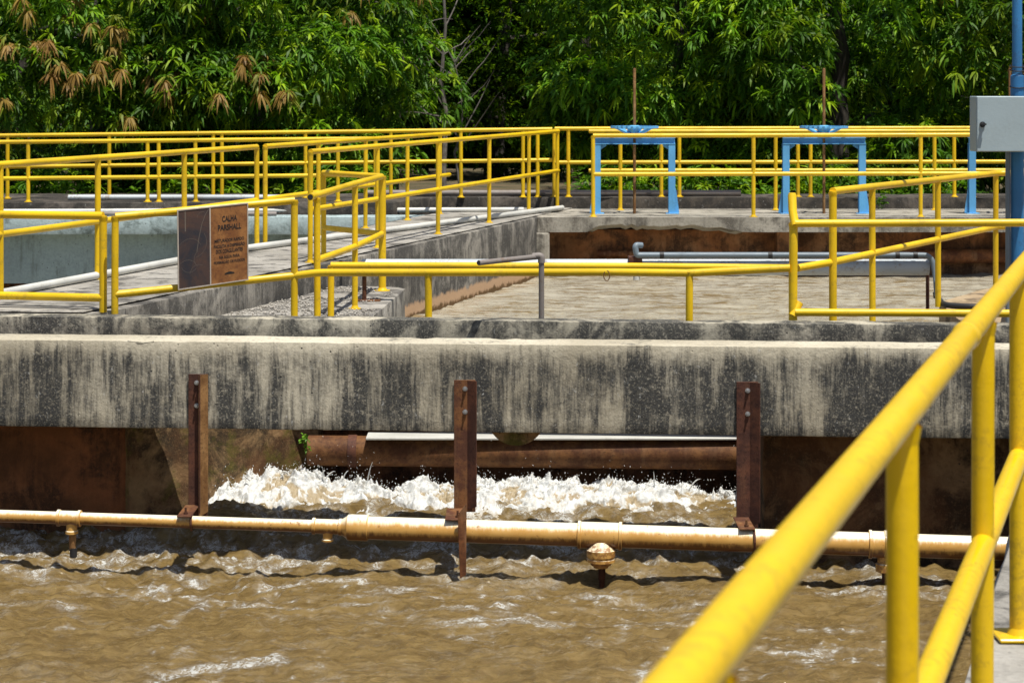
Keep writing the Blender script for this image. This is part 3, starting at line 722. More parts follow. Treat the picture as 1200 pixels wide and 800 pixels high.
# ------------------------------------------------------------------ plaque
def plaque():
    th = thing('plaque', 'brown and dark metal plaque with black Portuguese text hung on the railing', 'plaque', at(250, 290, 15.3))
    L0, R0 = Vector(at(208.5, 340, 15.30)), Vector(at(291, 328, 15.46)); Lt, Rt = Vector(at(207.5, 246, 15.30)), Vector(at(290.5, 237.5, 15.46))
    def P(u, v, d=0.0):
        q = (L0 * (1 - u) + R0 * u) * (1 - v) + (Lt * (1 - u) + Rt * u) * v
        n = (R0 - L0).cross(Lt - L0).normalized(); n = n if n.y < 0 else -n
        return q + n * d
    def slab(u0, u1, v0, v1, d0, d1):
        vs = [P(u, v, d) for d in (d0, d1) for v in (v0, v1) for u in (u0, u1)]
        return MB().add(vs, [(0, 2, 3, 1), (4, 5, 7, 6), (0, 1, 5, 4), (2, 6, 7, 3), (0, 4, 6, 2), (1, 3, 7, 5)])
    child(slab(.012, .455, .012, .988, 0, .006).obj('photo_panel', M['plate_dark']), th)
    child(slab(.463, .988, .012, .988, 0, .006).obj('text_panel', M['plate_brown']), th)
    fr = MB()
    for q in ((0, 1, 0, .014), (0, 1, .986, 1), (0, .014, .016, .984), (.986, 1, .016, .984)):
        s = slab(*q, -.006, .010); fr.add(s.v, s.f)
    s = slab(.452, .468, .016, .984, .001, .0085); fr.add(s.v, s.f)
    child(fr.obj('frame', M['frame']), th)
    sc = MB()     # faint drawn lines on the dark half
    def ln(pts, w):
        pts = [Vector((p[0], p[1])) for p in pts]; vs, fs = [], []
        for i, p in enumerate(pts):
            t = (pts[min(i + 1, len(pts) - 1)] - pts[max(i - 1, 0)]).normalized(); nn = Vector((-t.y, t.x)) * w
            vs += [P(p.x + nn.x, p.y + nn.y, .0075), P(p.x - nn.x, p.y - nn.y, .0075)]
            if i: k = 2 * i; fs.append((k - 2, k, k + 1, k - 1))
        sc.add(vs, fs)
    ln([(.11, .97), (.11, .72)], .006)
    ln([(.44, .97), (.39, .9), (.34, .78), (.30, .62), (.27, .45)], .003)
    for k in range(7):
        x0, y0, r0, a0 = random.uniform(.1, .38), random.uniform(.15, .9), random.uniform(.05, .2), random.uniform(0, 6)
        ln([(min(.44, max(.02, x0 + r0 * math.cos(a0 + s * .22))), min(.98, max(.02, y0 + r0 * math.sin(a0 + s * .22)))) for s in range(10)], .0014)
    child(sc.obj('etched_lines', M['thread']), th)
    dg = None
    def text(body, cu, cv, hgt, width, name='lettering'):
        cd = bpy.data.curves.new('t', 'FONT'); cd.body = body; cd.size = 1; cd.align_x = 'CENTER'; cd.align_y = 'CENTER'; cd.offset = .022; cd.space_line = .9
        to = bpy.data.objects.new('t', cd); col.objects.link(to)
        me = bpy.data.meshes.new_from_object(to.evaluated_get(bpy.context.evaluated_depsgraph_get()))
        bpy.data.objects.remove(to)
        xs = [v.co.x for v in me.vertices]; ys = [v.co.y for v in me.vertices]
        x0, x1, y0, y1 = min(xs), max(xs), min(ys), max(ys)
        for v in me.vertices:
            v.co = P(cu + ((v.co.x - x0) / (x1 - x0) - .5) * width, cv + ((v.co.y - y0) / (y1 - y0) - .5) * hgt, .0078)
        me.materials.clear(); me.materials.append(M['ink'])
        o = bpy.data.objects.new(name, me); col.objects.link(o); child(o, th)
    bpy.context.view_layer.update()
    text('CALHA', .735, .825, .075, .21); text('PARSHALL', .735, .715, .075, .33)
    for i, (s, wd) in enumerate((('MISTURADOR RÁPIDO', .42), ('FACILITA A DISPERSÃO', .44), ('DOS COAGULANTES', .38), ('NA ÁGUA PARA', .29), ('FORMAÇÃO DE FLOCOS', .44))):
        text(s, .73, .555 - i * .070, .050, wd)
    # small dark emblem
    em = MB(); vs = [P(.66 + .14 * t, .125 + .02 * math.sin(t * math.pi), .0078) for t in [k / 12 for k in range(13)]] + [P(.66 + .14 * t, .115, .0078) for t in [1 - k / 12 for k in range(13)]]
    em.add(vs, [tuple(range(len(vs)))])
    child(em.obj('emblem', M['ink']), th)
plaque()

# ------------------------------------------------------------------ brackets on the beam
def bracket(pxa, pxb, ytop, ybot, label, web_mat, flange_side, rod=False):
    xc = X((pxa + pxb) / 2, 13.3); Yf = yb(xc) - .004
    wdt = (pxb - pxa) * Yf / F; x0 = X(pxa, Yf); x1 = x0 + wdt
    zt, zb = Zp(ytop, Yf), Zp(ybot, Yf - .02)
    th = thing('steel_bracket', label, 'bracket', (xc, Yf, zt), 'rusty brackets bolted to the beam')
    t = .008; dp = .055
    # web: back plate against the beam
    child(MB().box(x0, x1 - .004, Yf - t, Yf, zb, zt).obj('web', M[web_mat], bevel=.0015), th)
    # leg standing forward and a splayed plate beside it
    xk = x0 + wdt * .60
    ya, yb2 = (Yf - dp, Yf - .004) if flange_side > 0 else (Yf - t - .001, Yf - dp)
    def plate_(nm, xa, y_a, xb, y_b, mt_, lo=.04):
        v = [(xa, y_a, zt - .002), (xb, y_b, zt - .002), (xb, y_b, zb + lo), (xa, y_a, zb + lo * .3)]
        d = Vector((y_b - y_a, -(xb - xa), 0)).normalized() * -.007
        v2 = [(a_ + d.x, b_ + d.y, c_) for a_, b_, c_ in v]
        child(MB().add(v + v2, [(0, 1, 2, 3), (7, 6, 5, 4), (0, 4, 5, 1), (1, 5, 6, 2), (2, 6, 7, 3), (3, 7, 4, 0)]).obj(nm, M[mt_]), th)
    if flange_side > 0: plate_('flange', xk, Yf - t - .001, xk, Yf - dp, 'rustdark')
    plate_('flange', xk + .001, ya, x1, yb2, 'rusttan' if flange_side > 0 else 'rustdark')  # tan steel paints the sunlit flange, dark steel the shaded one
    xm = x0 + wdt * (.42 if flange_side > 0 else .5)
    for zz in (zt - .055, zt - .055 - .145):
        mb = MB().tube([(xm, Yf - t - .003, zz), (xm, Yf - t, zz)], .016, 12)
        mb.tube([(xm, Yf - t - .003, zz), (xm, Yf - t - .014, zz)], .0115, 6).tube([(xm, Yf - t - .014, zz), (xm, Yf - t - .030, zz)], .0065, 8)
        child(mb.obj('bolt', M['bolt']), th)
    # foot: horizontal angle plate sitting on the pipe with a hooked end
    Yp_ = pipeY(xc); zp = pipeZ(xc); rp_ = pipeR(xc)
    v = []
    fx0 = x0 - .045 if rod else x0 - .02
    fz = zp + rp_ + .004
    mb = MB().box(fx0, x0 + wdt * .55, Yp_ - .06, Yf - .001, fz, fz + .009)
    child(mb.obj('foot', M['rust'], bevel=.0015), th)
    mb = MB().tube([(x0 + wdt * .22, Yp_ + .0, fz + .009), (x0 + wdt * .22, Yp_, fz + .05)], .007, 8).tube([(x0 + wdt * .22, Yp_, fz + .009), (x0 + wdt * .22, Yp_, fz + .021)], .014, 6)
    child(mb.obj('foot_bolt', M['rust']), th)
    # u-bolt round the pipe
    ux = x0 + wdt * .52
    pts = [(ux, Yp_ + math.cos(a) * (rp_ + .009), zp + math.sin(a) * (rp_ + .009)) for a in [R(100) + k * R(340) / 26 for k in range(27)]]
    child(MB().tube(pts, .0075, 8).obj('pipe_clamp', M['rustdark']), th)
    if rod:
        xr = x0 + wdt * .42; q0 = Vector((xr + .012, Yp_ - rp_ - .028, zp + .17)); q1 = Vector((xr + .004, Yp_ - rp_ - .028, -1.40))
        v = [(xr - .026, q0.y, zp + .12), (xr + .030, q0.y, zp + .19), (xr + .026, q0.y, -1.365), (xr - .012, q0.y, -1.385)]
        v2 = [(a, b + .012, c) for a, b, c in v]
        child(MB().add(v + v2, [(3, 2, 1, 0), (4, 5, 6, 7), (0, 1, 5, 4), (1, 2, 6, 5), (2, 3, 7, 6), (3, 0, 4, 7)]).obj('hanging_strap', M['rustpipe'], bevel=.002), th)
    return th
def pipeZ(x): return -1.068 - (x + 3.2) * .0163
def pipeY(x): return 13.36 - (x + 3.2) * .078
def pipeR(x): return .038 if x < -1.05 else .071
bracket(221, 244, 438, 607, 'rusty steel bracket with a tan edge, holding the thin part of the pipe', 'rustdark', 1)
bracket(532, 558, 445, 600, 'brown steel bracket with a long strap reaching down to the water', 'rust', -1, rod=True)
bracket(863, 889, 447, 619, 'dark maroon steel bracket beside the brown pier, no strap below it', 'rustdark', -1)

# ------------------------------------------------------------------ the cream pipe
def cream_pipe():
    pp = lambda x, dz=0, dy=0: (x, pipeY(x) + dy, pipeZ(x) + dz)
    th = thing('water_pipe', 'long cream pipe with brown stains held under the beam by three brackets', 'pipe', pp(0))
    xs = lambda px: (lambda Y: X(px, Y))(pipeY(X(px, 13.2)))
    xj = xs(402)
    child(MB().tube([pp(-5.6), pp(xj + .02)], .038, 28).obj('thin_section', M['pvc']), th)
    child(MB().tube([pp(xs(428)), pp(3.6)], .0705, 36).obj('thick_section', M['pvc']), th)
    # reducer
    ps = [pp(xj - .03), pp(xj - .005), pp(xj + .02), pp(xs(408) + .0), pp(xs(412)), pp(xs(431)), pp(xs(432))]
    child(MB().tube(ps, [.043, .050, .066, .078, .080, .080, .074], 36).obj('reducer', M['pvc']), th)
    def sleeve(a, b, r, nm='coupling', lip=.006):
        xa_, xb2 = xs(a), xs(b); w_ = .018
        ps = [pp(xa_), pp(xa_ + .002), pp(xa_ + w_), pp(xa_ + w_ + .004), pp(xb2 - w_ - .004), pp(xb2 - w_), pp(xb2 - .002), pp(xb2)]
        rr = [r - .002, r + lip, r + lip, r, r, r + lip, r + lip, r - .002]
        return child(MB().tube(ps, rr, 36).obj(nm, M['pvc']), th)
    def down(px, prof, nm, mat, y_off=0):
        x = xs(px); q = pp(x); ps = [(q[0], q[1] + y_off, q[2] - d) for d, r in prof]
        return child(MB().tube(ps, [r for d, r in prof], 24).obj(nm, M[mat]), th)
    sleeve(67, 95, .0455)
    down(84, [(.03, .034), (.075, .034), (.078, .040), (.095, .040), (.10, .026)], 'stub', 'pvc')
    down(85, [(.09, .024), (.19, .020)], 'nozzle', 'rusttan'); down(86, [(.185, .0225), (.24, .0225), (.245, .016)], 'nozzle_tip', 'black')
    sleeve(366, 401, .0455); down(384, [(.03, .030), (.075, .030), (.078, .037), (.088, .037), (.10, .018)], 'stub', 'pvc')
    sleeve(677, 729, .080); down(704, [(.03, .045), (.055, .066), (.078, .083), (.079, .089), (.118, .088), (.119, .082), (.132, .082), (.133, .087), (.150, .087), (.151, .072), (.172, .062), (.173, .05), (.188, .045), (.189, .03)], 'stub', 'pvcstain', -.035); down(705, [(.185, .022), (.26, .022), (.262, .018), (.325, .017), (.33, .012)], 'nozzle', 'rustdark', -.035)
    down(705, [(.185, .022), (.26, .022), (.262, .018), (.325, .017), (.33, .012)], 'nozzle', 'rustdark', -.035)
    sleeve(1018, 1040, .080); down(1037, [(.05, .04), (.11, .045), (.115, .056), (.16, .056), (.17, .03)], 'stub', 'pvcstain'); down(1037, [(.165, .018), (.23, .018)], 'nozzle', 'rustdark')
cream_pipe()

# ------------------------------------------------------------------ grey pipes of the basin
Yg = 18.5
gp = thing('basin_pipe', 'long pale grey pipe spanning the basin behind the low yellow rails', 'pipe', (0, Yg, .065))
child(MB().tube([at(424, 313, Yg), at(1088, 313, Yg)], .070, 32).obj('pipe_body', M['greypipe']), gp)
mb = MB().tube([at(427, 324, Yg), (X(427, Yg), Yg, -.225)], .019, 14).box(X(416, Yg), X(446, Yg), Yg - .09, Yg + .07, -.229, -.219)
child(mb.obj('support', M['rust']), gp)
child(MB().tube([at(1087, 312, Yg), (X(1087, Yg), Yg - .0, -.30)], .016, 12).obj('support', M['rustdark']), gp)
mb = MB().box(X(736, Yg), X(752, Yg), Yg - .085, Yg + .07, Zp(309, Yg), Zp(300, Yg)); child(mb.obj('saddle', M['rustdark'], bevel=.004), gp)
child(MB().tube([at(746, 318, Yg - .03), at(746, 328, Yg - .03)], .03, 14).obj('drip_stub', M['white']), gp)
cd = thing('conduit', 'dark grey conduit with a hooked end above the basin pipe, ending in black hose', 'conduit', at(900, 298, 18.4))
z1 = Zp(299, 18.42)
pts = [at(752, 287.5, 18.46), at(744, 287, 18.42), at(746, 299, 18.42), at(752, 299, 18.42), at(1066, 299, 18.42)]
child(MB().tube(fillet(pts, .06, 6), .0255, 18).obj('pipe_run', M['conduit']), cd)
pts = [at(1066, 299, 18.42), at(1091, 299, 18.42), at(1096, 320, 18.40), at(1098, 346, 18.3), at(1100, 350, 18.15)]
child(MB().tube(fillet(pts, .09, 6), .024, 18).obj('elbow_run', M['conduit']), cd)
for px in (775, 902, 1051, 1072): child(MB().tube([at(px - 2, 299, 18.42), at(px + 3, 299, 18.42)], .029, 16).obj('clip', M['black']), cd)
child(MB().tube([at(1097, 342, 18.41), at(1098, 349, 18.41)], .030, 16).obj('clip', M['black']), cd)
pts = [at(1100, 350, 18.15), at(1106, 357.5, 17.78), at(1142, 359.5, 17.62), at(1168, 359, 17.64), at(1181, 356, 17.4), at(1186, 342, 16.6), at(1187, 325, 16.05)]
child(MB().tube(fillet(pts, .14, 6), .024, 16).obj('hose', M['black']), cd)
mb = MB().tube([at(700, 297, 27.15), at(760, 297, 27.15)], .045, 18); tag(mb.obj('rusty_pipe', M['rustpipe']), 'stub of orange rusty pipe on the dark basin back wall by the conduit hook', 'pipe')
mb = MB().tube([at(1075, 300, 27.12), at(1500, 300, 27.12)], .09, 20); tag(mb.obj('rusty_pipe', M['rustpipe']), 'thick rusty pipe along the dark back wall behind the sandy platform', 'pipe')
# L-shaped standpipe at the curb
sp = thing('standpipe', 'thin beige standpipe with a slanting arm at the curb in front of the low rails', 'pipe', (X(634.5, 14.95), 14.95, 0))
child(MB().tube([(X(634.5, 14.97), 14.97, -.37), at(634.5, 302, 14.95)], .0195, 18).obj('riser', M['steelgrey']), sp)
child(MB().tube([at(635, 299, 14.95), at(628, 301, 14.95), at(561, 308, 14.6)], .0185, 18).obj('arm', M['steelgrey']), sp)
child(MB().tube(fillet([at(634.5, 308, 14.95), at(634.5, 299.5, 14.95), at(624, 300.5, 14.95)], .03), .0245, 18).obj('elbow', M['steelgrey']), sp)
q = Vector(at(561, 308, 14.6)); child(MB().tube([q, q + Vector((-.002, -.006, 0))], .0135, 14).obj('end_shade_disc', M['black']), sp)  # dark disc put in for the shaded bore of the arm
# wire hook hanging from the low rail
pts = [at(711 + 3.5 * math.cos(a), 323 + 6 * math.sin(a), 15.06) for a in [k * .5 for k in range(-3, 9)]]
tag(MB().tube(pts, .004, 6).obj('wire_hook', M['rusttan']), 'small wire hook hanging on the low yellow rail', 'hook')
# white pipes
def loose(name, pts, r, mat, label): tag(MB().tube(pts, r, 16).obj(name, M[mat]), label, 'pipe')
loose('white_pipe', fillet([(XL(16.2) + .10, 16.2, .05), (XL(20.8) + .13, 20.8, .05), (-.18, 26.2, .05), (.66, 28.0, .05)], .3), .032, 'white', 'white plastic pipe lying along the diagonal walkway beneath its railings')
loose('white_pipe', [(-9, 27.05, .045), (.15, 27.62, .045)], .032, 'white', 'longer white plastic pipe lying on the pale blue slab at the foot of the kerb')
loose('grey_pipe', [(-8, 26.93, .03), (X(324, 26.95), 26.95, .03)], .028, 'steelgrey', 'grey pipe lying along the very edge of the pale blue slab')
loose('grey_pipe', [(X(80, 27.9), 27.9, .19), (X(345, 27.9), 27.9, .19)], .035, 'greypipe', 'grey pipe lying on the dark kerb above the pale blue slab')
loose('brown_pipe', [(X(430, 29.05), 29.05, .19), (X(868, 29.05), 29.05, .19)], .042, 'steelgrey', 'brownish pipe lying on the rear kerb behind the first blue gate frame')
pts = [at(455, 268, 26.9), at(468, 262, 26.8), at(482, 264, 26.6), at(500, 261, 26.5), at(515, 266, 26.3)]
# ------------------------------------------------------------------ gate frames
GG = 'blue sluice gate frames on the far deck'
def gate(pxl, pxr, label, wheel=True, parts=True):
    Y = 27.5; xl, xr = X(pxl, Y), X(pxr, Y); xm = (xl + xr) / 2; th = thing('gate_frame', label, 'gate frame', (xm, Y, 0), GG)
    w_, t = .085, .012; zt = Zp(161, Y); zh = zt - .088
    for s, x in ((-1, xl), (1, xr)):
        # I-section leg: two flanges and a web
        wx = x - s * w_ / 2
        mb = MB()
        mb.box(wx - w_ / 2, wx + w_ / 2, Y - .05, Y - .05 + t, .012, zh - .001).box(wx - w_ / 2, wx + w_ / 2, Y + .05 - t, Y + .05, .012, zh - .001)
        mb.box(wx - .005, wx + .005, Y - .05 + t + .0005, Y + .05 - t - .0005, .012, zh - .001)
        child(mb.obj('leg', M['blue']), th)
        # gusset on the outside of the foot
        v = [(x, Y - .012, .012), (x + s * .055, Y - .012, .012), (x + s * .012, Y - .012, .32), (x, Y - .012, .32)]
        v2 = [(a, b + .014, c) for a, b, c in v]
        child(MB().add(v + v2, [(0, 1, 2, 3), (7, 6, 5, 4), (0, 4, 5, 1), (1, 5, 6, 2), (2, 6, 7, 3), (3, 7, 4, 0)]).obj('gusset', M['blue']), th)
        child(MB().box(wx - w_ / 2 - .035, wx + w_ / 2 + .045, Y - .085, Y + .085, 0, .011).obj('foot_plate', M['blue'], bevel=.002), th)
        # inner knee
        ix = x - s * w_
        v = [(ix - s * .001, Y - .006, zh - .002), (ix - s * .075, Y - .006, zh - .002), (ix - s * .075, Y - .006, zh - .022), (ix - s * .001, Y - .006, zh - .07)]
        v2 = [(a, b + .012, c) for a, b, c in v]
        child(MB().add(v + v2, [(0, 1, 2, 3), (7, 6, 5, 4), (0, 4, 5, 1), (1, 5, 6, 2), (2, 6, 7, 3), (3, 7, 4, 0)]).obj('knee', M['blue']), th)
    mb = MB().box(xl, xr, Y - .055, Y + .055, zh, zh + .012).box(xl, xr, Y - .055, Y + .055, zt - .012, zt).box(xl + .002, xr - .002, Y - .006, Y + .006, zh + .0125, zt - .0125)
    child(mb.obj('cross_beam', M['blue']), th)
    # hand wheel: hub cone, spokes, notched rim
    zw = Zp(149.0, Y)
    mb = MB().tube([(xm, Y, zt + .001), (xm, Y, zt + .018), (xm, Y, zt + .05), (xm, Y, zw - .016), (xm, Y, zw + .022)], [.045, .045, .045, .11, .05], 24)
    child(mb.obj('wheel_hub', M['blue']), th)
    Rw = .30; n = 56; v = []; f = []; wheelo = MB()
    for i in range(n):
        a0 = 2 * math.pi * i / n
        rr = Rw + (.012 if i % 2 else -.008)
        c_, s_ = math.cos(a0), math.sin(a0)
        v += [(xm + rr * c_, Y + rr * s_, zw + .014), (xm + rr * c_, Y + rr * s_, zw - .014), (xm + (Rw - .04) * c_, Y + (Rw - .04) * s_, zw - .018), (xm + (Rw - .04) * c_, Y + (Rw - .04) * s_, zw + .014)]
        j = (i + 1) % n
        f += [(4 * i + k, 4 * i + (k + 1) % 4, 4 * j + (k + 1) % 4, 4 * j + k) for k in range(4)]
    wheelo.add(v, [tuple(reversed(q)) for q in f]); wo = child(wheelo.obj('hand_wheel', M['blue']), th)
    for k in range(6):
        a0 = k * math.pi / 3 + .3; c_, s_ = math.cos(a0), math.sin(a0)
        mb = MB().tube([(xm + .04 * c_, Y + .04 * s_, zt + .035), (xm + .27 * c_, Y + .27 * s_, zw)], [.022, .016], 8)
        child(mb.obj('spoke', M['blue']), wo)
    zs = Zp(80, Y)
    child(MB().tube([(xm, Y, -.1), (xm, Y, zs - .02), (xm, Y, zs)], [.019, .019, .015], 12).obj('threaded_stem', M['rusttan']), th)
gate(696, 791, 'blue sluice gate frame nearest the diagonal walkway, brown pipe on the kerb behind')
gate(917, 1014, 'middle blue sluice gate frame, green weed beside its leg')
gate(1135, 1232, 'blue sluice gate frame partly hidden behind the grey control box')

# ------------------------------------------------------------------ control box and pole
pole = thing('service_pole', 'tall blue pole rising from the sandy platform past the grey box', 'pole', (X(1192, 15.95), 15.95, -.22))
xq = X(1192, 15.95)
child(MB().tube([(xq, 15.95, -.22), (xq, 15.95, 1.70)], .050, 24).obj('lower_tube', M['bluepole']), pole)
child(MB().tube([(xq, 15.95, 1.70), (xq, 15.95, 1.715), (xq, 15.95, 4.6), (xq, 15.95, 4.63)], [.050, .037, .037, .02], 24).obj('upper_tube', M['bluepole']), pole)
child(MB().tube([(xq - .075, 15.93, -.2), (xq - .075, 15.93, 1.2)], .018, 12).obj('side_conduit', M['conduit']), pole)
mb = MB()
for zz in (1.745, 1.775, 1.62): mb.tube([(xq + math.cos(a) * .054, 15.95 + math.sin(a) * .054, zz + .01 * math.sin(a)) for a in [k * math.pi / 8 for k in range(17)]], .004, 6)
child(mb.obj('wire_tie', M['black']), pole)
bx0, bx1, by = X(1144.5, 15.6), X(1144.5, 15.6) + .50, 15.6
cb = thing('control_box', 'grey metal control box with a black key knob mounted on the blue pole', 'box', (bx0 + .2, by, 1.35))
zt_, zb_ = Zp(113, by), Zp(178, by)
child(MB().box(bx0, bx1, by + .012, by + .24, zb_, zt_).obj('cabinet', M['box'], bevel=.006, seg=3), cb)
dr = child(MB().box(bx0 + .003, bx1 - .003, by - .006, by + .0115, zb_ + .003, zt_ - .003).obj('door', M['box'], bevel=.004, seg=3), cb)
kx, kz = X(1151, by), Zp(146, by)
mb = MB().tube([(kx, by - .006, kz), (kx, by - .016, kz)], .021, 20).tube([(kx, by - .0165, kz), (kx, by - .042, kz)], [.014, .011], 16).box(kx - .004, kx + .02, by - .052, by - .034, kz - .004, kz + .008)
child(mb.obj('knob', M['black']), dr)

# ------------------------------------------------------------------ foliage
def rosettes(pts, axes, L, W, K, droop, cols, seed, spread=(.0, 1.0)):
    """pts N,3; long pointed leaves radiating from each shoot, bending down. Returns verts, faces, tint."""
    g = np.random.default_rng(seed); n = len(pts)
    P = np.repeat(pts, K, 0); A = np.repeat(axes, K, 0); m = n * K
    C = np.repeat(cols, K, 0) * g.uniform(.72, 1.25, (m, 1))
    rnd = g.normal(size=(m, 3)); rad = rnd - (rnd * A).sum(1, keepdims=True) * A; rad /= np.linalg.norm(rad, axis=1, keepdims=True) + 1e-6
    el = g.uniform(spread[0], spread[1], (m, 1))
    d = rad * np.cos(el) + A * np.sin(el)
    l = L * g.uniform(.6, 1.15, (m, 1)); wd = W * g.uniform(.75, 1.2, (m, 1)); dr = droop * g.uniform(.6, 1.4, (m, 1))
    side = np.cross(d, np.array([0, 0, 1.0])) + g.normal(size=(m, 3)) * .35; side /= np.linalg.norm(side, axis=1, keepdims=True) + 1e-6
    g0 = np.array([0, 0, -1.0])
    q = lambda t: P + d * l * t + g0 * dr * l * t * t
    V = np.stack([q(.04), q(.38) - side * wd * .5, q(.38) + side * wd * .5, q(.74) - side * wd * .36, q(.74) + side * wd * .36, q(1.0)], 1)
    b = (np.arange(m) * 6)[:, None]
    tri = np.concatenate([b + np.array([0, 1, 2]), b + np.array([3, 5, 4])]); quad = b + np.array([1, 3, 4, 2])
    T = np.concatenate([np.repeat(C, 6, 0), np.ones((m * 6, 1))], 1)
    return V.reshape(-1, 3), tri, quad, T
def leaf_mesh(name, sets, mat):
    Vs, Ts, Qs, Cs = [], [], [], []; o = 0
    for V, tri, quad, T in sets: Vs.append(V); Ts.append(tri + o); Qs.append(quad + o); Cs.append(T); o += len(V)
    return np_mesh(name, np.concatenate(Vs), [np.concatenate(Ts), np.concatenate(Qs)], mat, False, None, {'tint': np.concatenate(Cs)})

GREEN = np.array([1.45, 1.30, 1.6]) * np.array([(.060, .150, .004), (.095, .200, .004), (.035, .100, .005), (.15, .25, .006), (.045, .12, .008)])
def crown_pts(cx, cy, cz, rx, ry, rz, nb, nr, seed, back=.35, br=(.45, .95), zmax=7.0, zmin=.0):
    g = np.random.default_rng(seed); P, A, Q = [], [], []
    k = 0
    while k < nb:
        u = g.normal(size=3); u /= np.linalg.norm(u)
        if u[1] > .1 and g.random() > back: continue
        s = g.uniform(.72, 1.05)
        c = np.array([cx + rx * u[0] * s, cy + ry * u[1] * s, cz + rz * u[2] * s])
        if c[2] > 3.7 and g.random() > .55: continue
        if c[2] < zmin: continue
        k += 1
        r = g.uniform(*br); n = int(nr * r * r / .5); v = g.normal(size=(n, 3)); v[:, 2] += .35; v[:, 1] -= .25; v /= np.linalg.norm(v, axis=1, keepdims=True)
        rad = r * g.uniform(.55, 1.0, (n, 1)) ** .6
        p = c + v * rad * np.array([1.0, 1.0, .62]); p[:, 2] -= .05 * r
        bt = g.uniform(.55, 1.35); col_ = GREEN[g.integers(len(GREEN), size=n)] * bt
        ok = (p[:, 2] > -.02) & (p[:, 1] > 29.95)
        a = v * .7 + np.array([0, -.15, .5]) + g.normal(size=(n, 3)) * .25; a /= np.linalg.norm(a, axis=1, keepdims=True)
        P.append(p[ok]); A.append(a[ok]); Q.append(col_[ok])
    return np.concatenate(P), np.concatenate(A), np.concatenate(Q)
def trunk_mesh(cx, cy, h, r, seed, nl=4, spread=2.0, mat='bark'):
    random.seed(seed); mb = MB(); p = Vector((cx, cy, -.14)); pts = [p.copy()]; rr = [r * 1.35]
    for k in range(6):
        p = p + Vector((random.uniform(-.12, .12), random.uniform(-.1, .1), h / 6)); pts.append(p.copy()); rr.append(r * (1 - k * .13))
    mb.tube(pts, rr, 12)
    for k in range(nl):
        i = random.randint(1, 6); s = pts[i]; a = random.uniform(0, 6.28); L = random.uniform(.6, 1) * spread
        b = [s.copy()]; q = s.copy()
        for j in range(4):
            q = q + Vector((math.cos(a) * L / 4, math.sin(a) * L / 4, random.uniform(.0, .45) * L / 3)); a += random.uniform(-.35, .35); b.append(q.copy())
        mb.tube(b, [r * .42, r * .34, r * .24, r * .15, r * .06], 8)
    return mb
def mango(cx, cy, cz, rx, ry, rz, label, seed, nb=62, nr=54, tips=0, tip_list=(), L=.20, bright=1.0, K=12, mat='leaf', group='large mango trees behind the works', W=.041, droop=.55, zmin=0.0, cat='tree', name='mango_tree'):
    th = thing(name, label, cat, (cx, cy, -.12), group)
    child(trunk_mesh(cx, cy, min(cz + 1.2, 5), .20, seed).obj('trunk', M['bark']), th)
    P, A, C = crown_pts(cx, cy, cz, rx, ry, rz, nb, nr, seed, zmin=zmin)
    C = C * bright
    sets = [rosettes(P, A, L, W, K, droop, C, seed)]
    g = np.random.default_rng(seed + 5)
    if tips or len(tip_list):
        tp, ta, tc = [], [], []
        cand = P[(P[:, 2] < 4.2)]
        if tips:
            f = cand[np.argsort(cand[:, 1] - .8 * cand[:, 2])[:len(cand) // 3]]
            for q in f[g.integers(len(f), size=tips)]:
                tp.append(q + (0, -.12, .08)); ta.append((0, -.3, .9)); tc.append((.36, .24, .05))
        for px, py in tip_list:
            # the flush of young leaves sits on the nearest outer shoot
            zz = ZC - (py - HY) * 31.4 / F; xx = (px - 600) * 31.4 / F
            dd = (cand[:, 0] / cand[:, 1] * 31.4 - xx) ** 2 + (((cand[:, 2] - ZC) / cand[:, 1] * 31.4) - (zz - ZC)) ** 2
            near = np.where(dd < max(.02, dd.min() * 2))[0]; q = cand[near[np.argmin(cand[near, 1])]]
            tp.append(q + (0, -.15, .06)); ta.append((0, -.35, .9)); tc.append((.42, .26, .07) if g.random() < .6 else (.34, .19, .05))
        tp, ta, tc = np.array(tp), np.array(ta, float), np.array(tc) * .72; ta /= np.linalg.norm(ta, axis=1, keepdims=True)
        sets.append(rosettes(tp, ta, .19, .036, 34, 1.15, tc, seed + 9, (-.25, .7)))
        sets.append(rosettes(tp + g.normal(size=tp.shape) * (.13, .05, .1), ta, .2, .034, 9, 1.0, tc * (.7, 1.3, .6), seed + 10, (.0, .9)))
    child(leaf_mesh('crown', sets, M[mat]), th)
    return th
tl = [(5, 45), (12, 50), (43, 47), (60, 52), (73, 84), (92, 83), (64, 100), (80, 98), (117, 75), (140, 88), (176, 91), (204, 95), (289, 68), (296, 86), (314, 93), (337, 102), (250, 110), (315, 112), (2, 150), (344, 112)]
mango(-6.6, 33.6, 2.2, 2.9, 2.9, 2.9, 'spreading mango tree at the left end of the tree line, dotted with coppery young leaves', 101, tips=26, tip_list=[t for t in tl if t[0] < 150], nb=84, bright=.95)
mango(-3.95, 33.7, 2.3, 2.45, 2.9, 2.9, 'mango tree above the plaque with orange brown tufts of new leaves', 102, tips=10, tip_list=[t for t in tl if t[0] >= 150], nb=84, bright=1.05)
mango(2.6, 34.2, 2.5, 2.0, 2.9, 2.9, 'bright green mango tree behind the first blue gate frame', 103, nb=76, bright=1.25)
mango(5.0, 33.6, 2.2, 2.3, 2.8, 3.0, 'mango tree with dense drooping leaves behind the middle gate frame', 104, nb=84, bright=1.2)
mango(8.2, 33.7, 2.4, 2.3, 2.9, 3.0, 'darker mango tree behind the grey control box', 105, tips=5, nb=80, bright=.95)
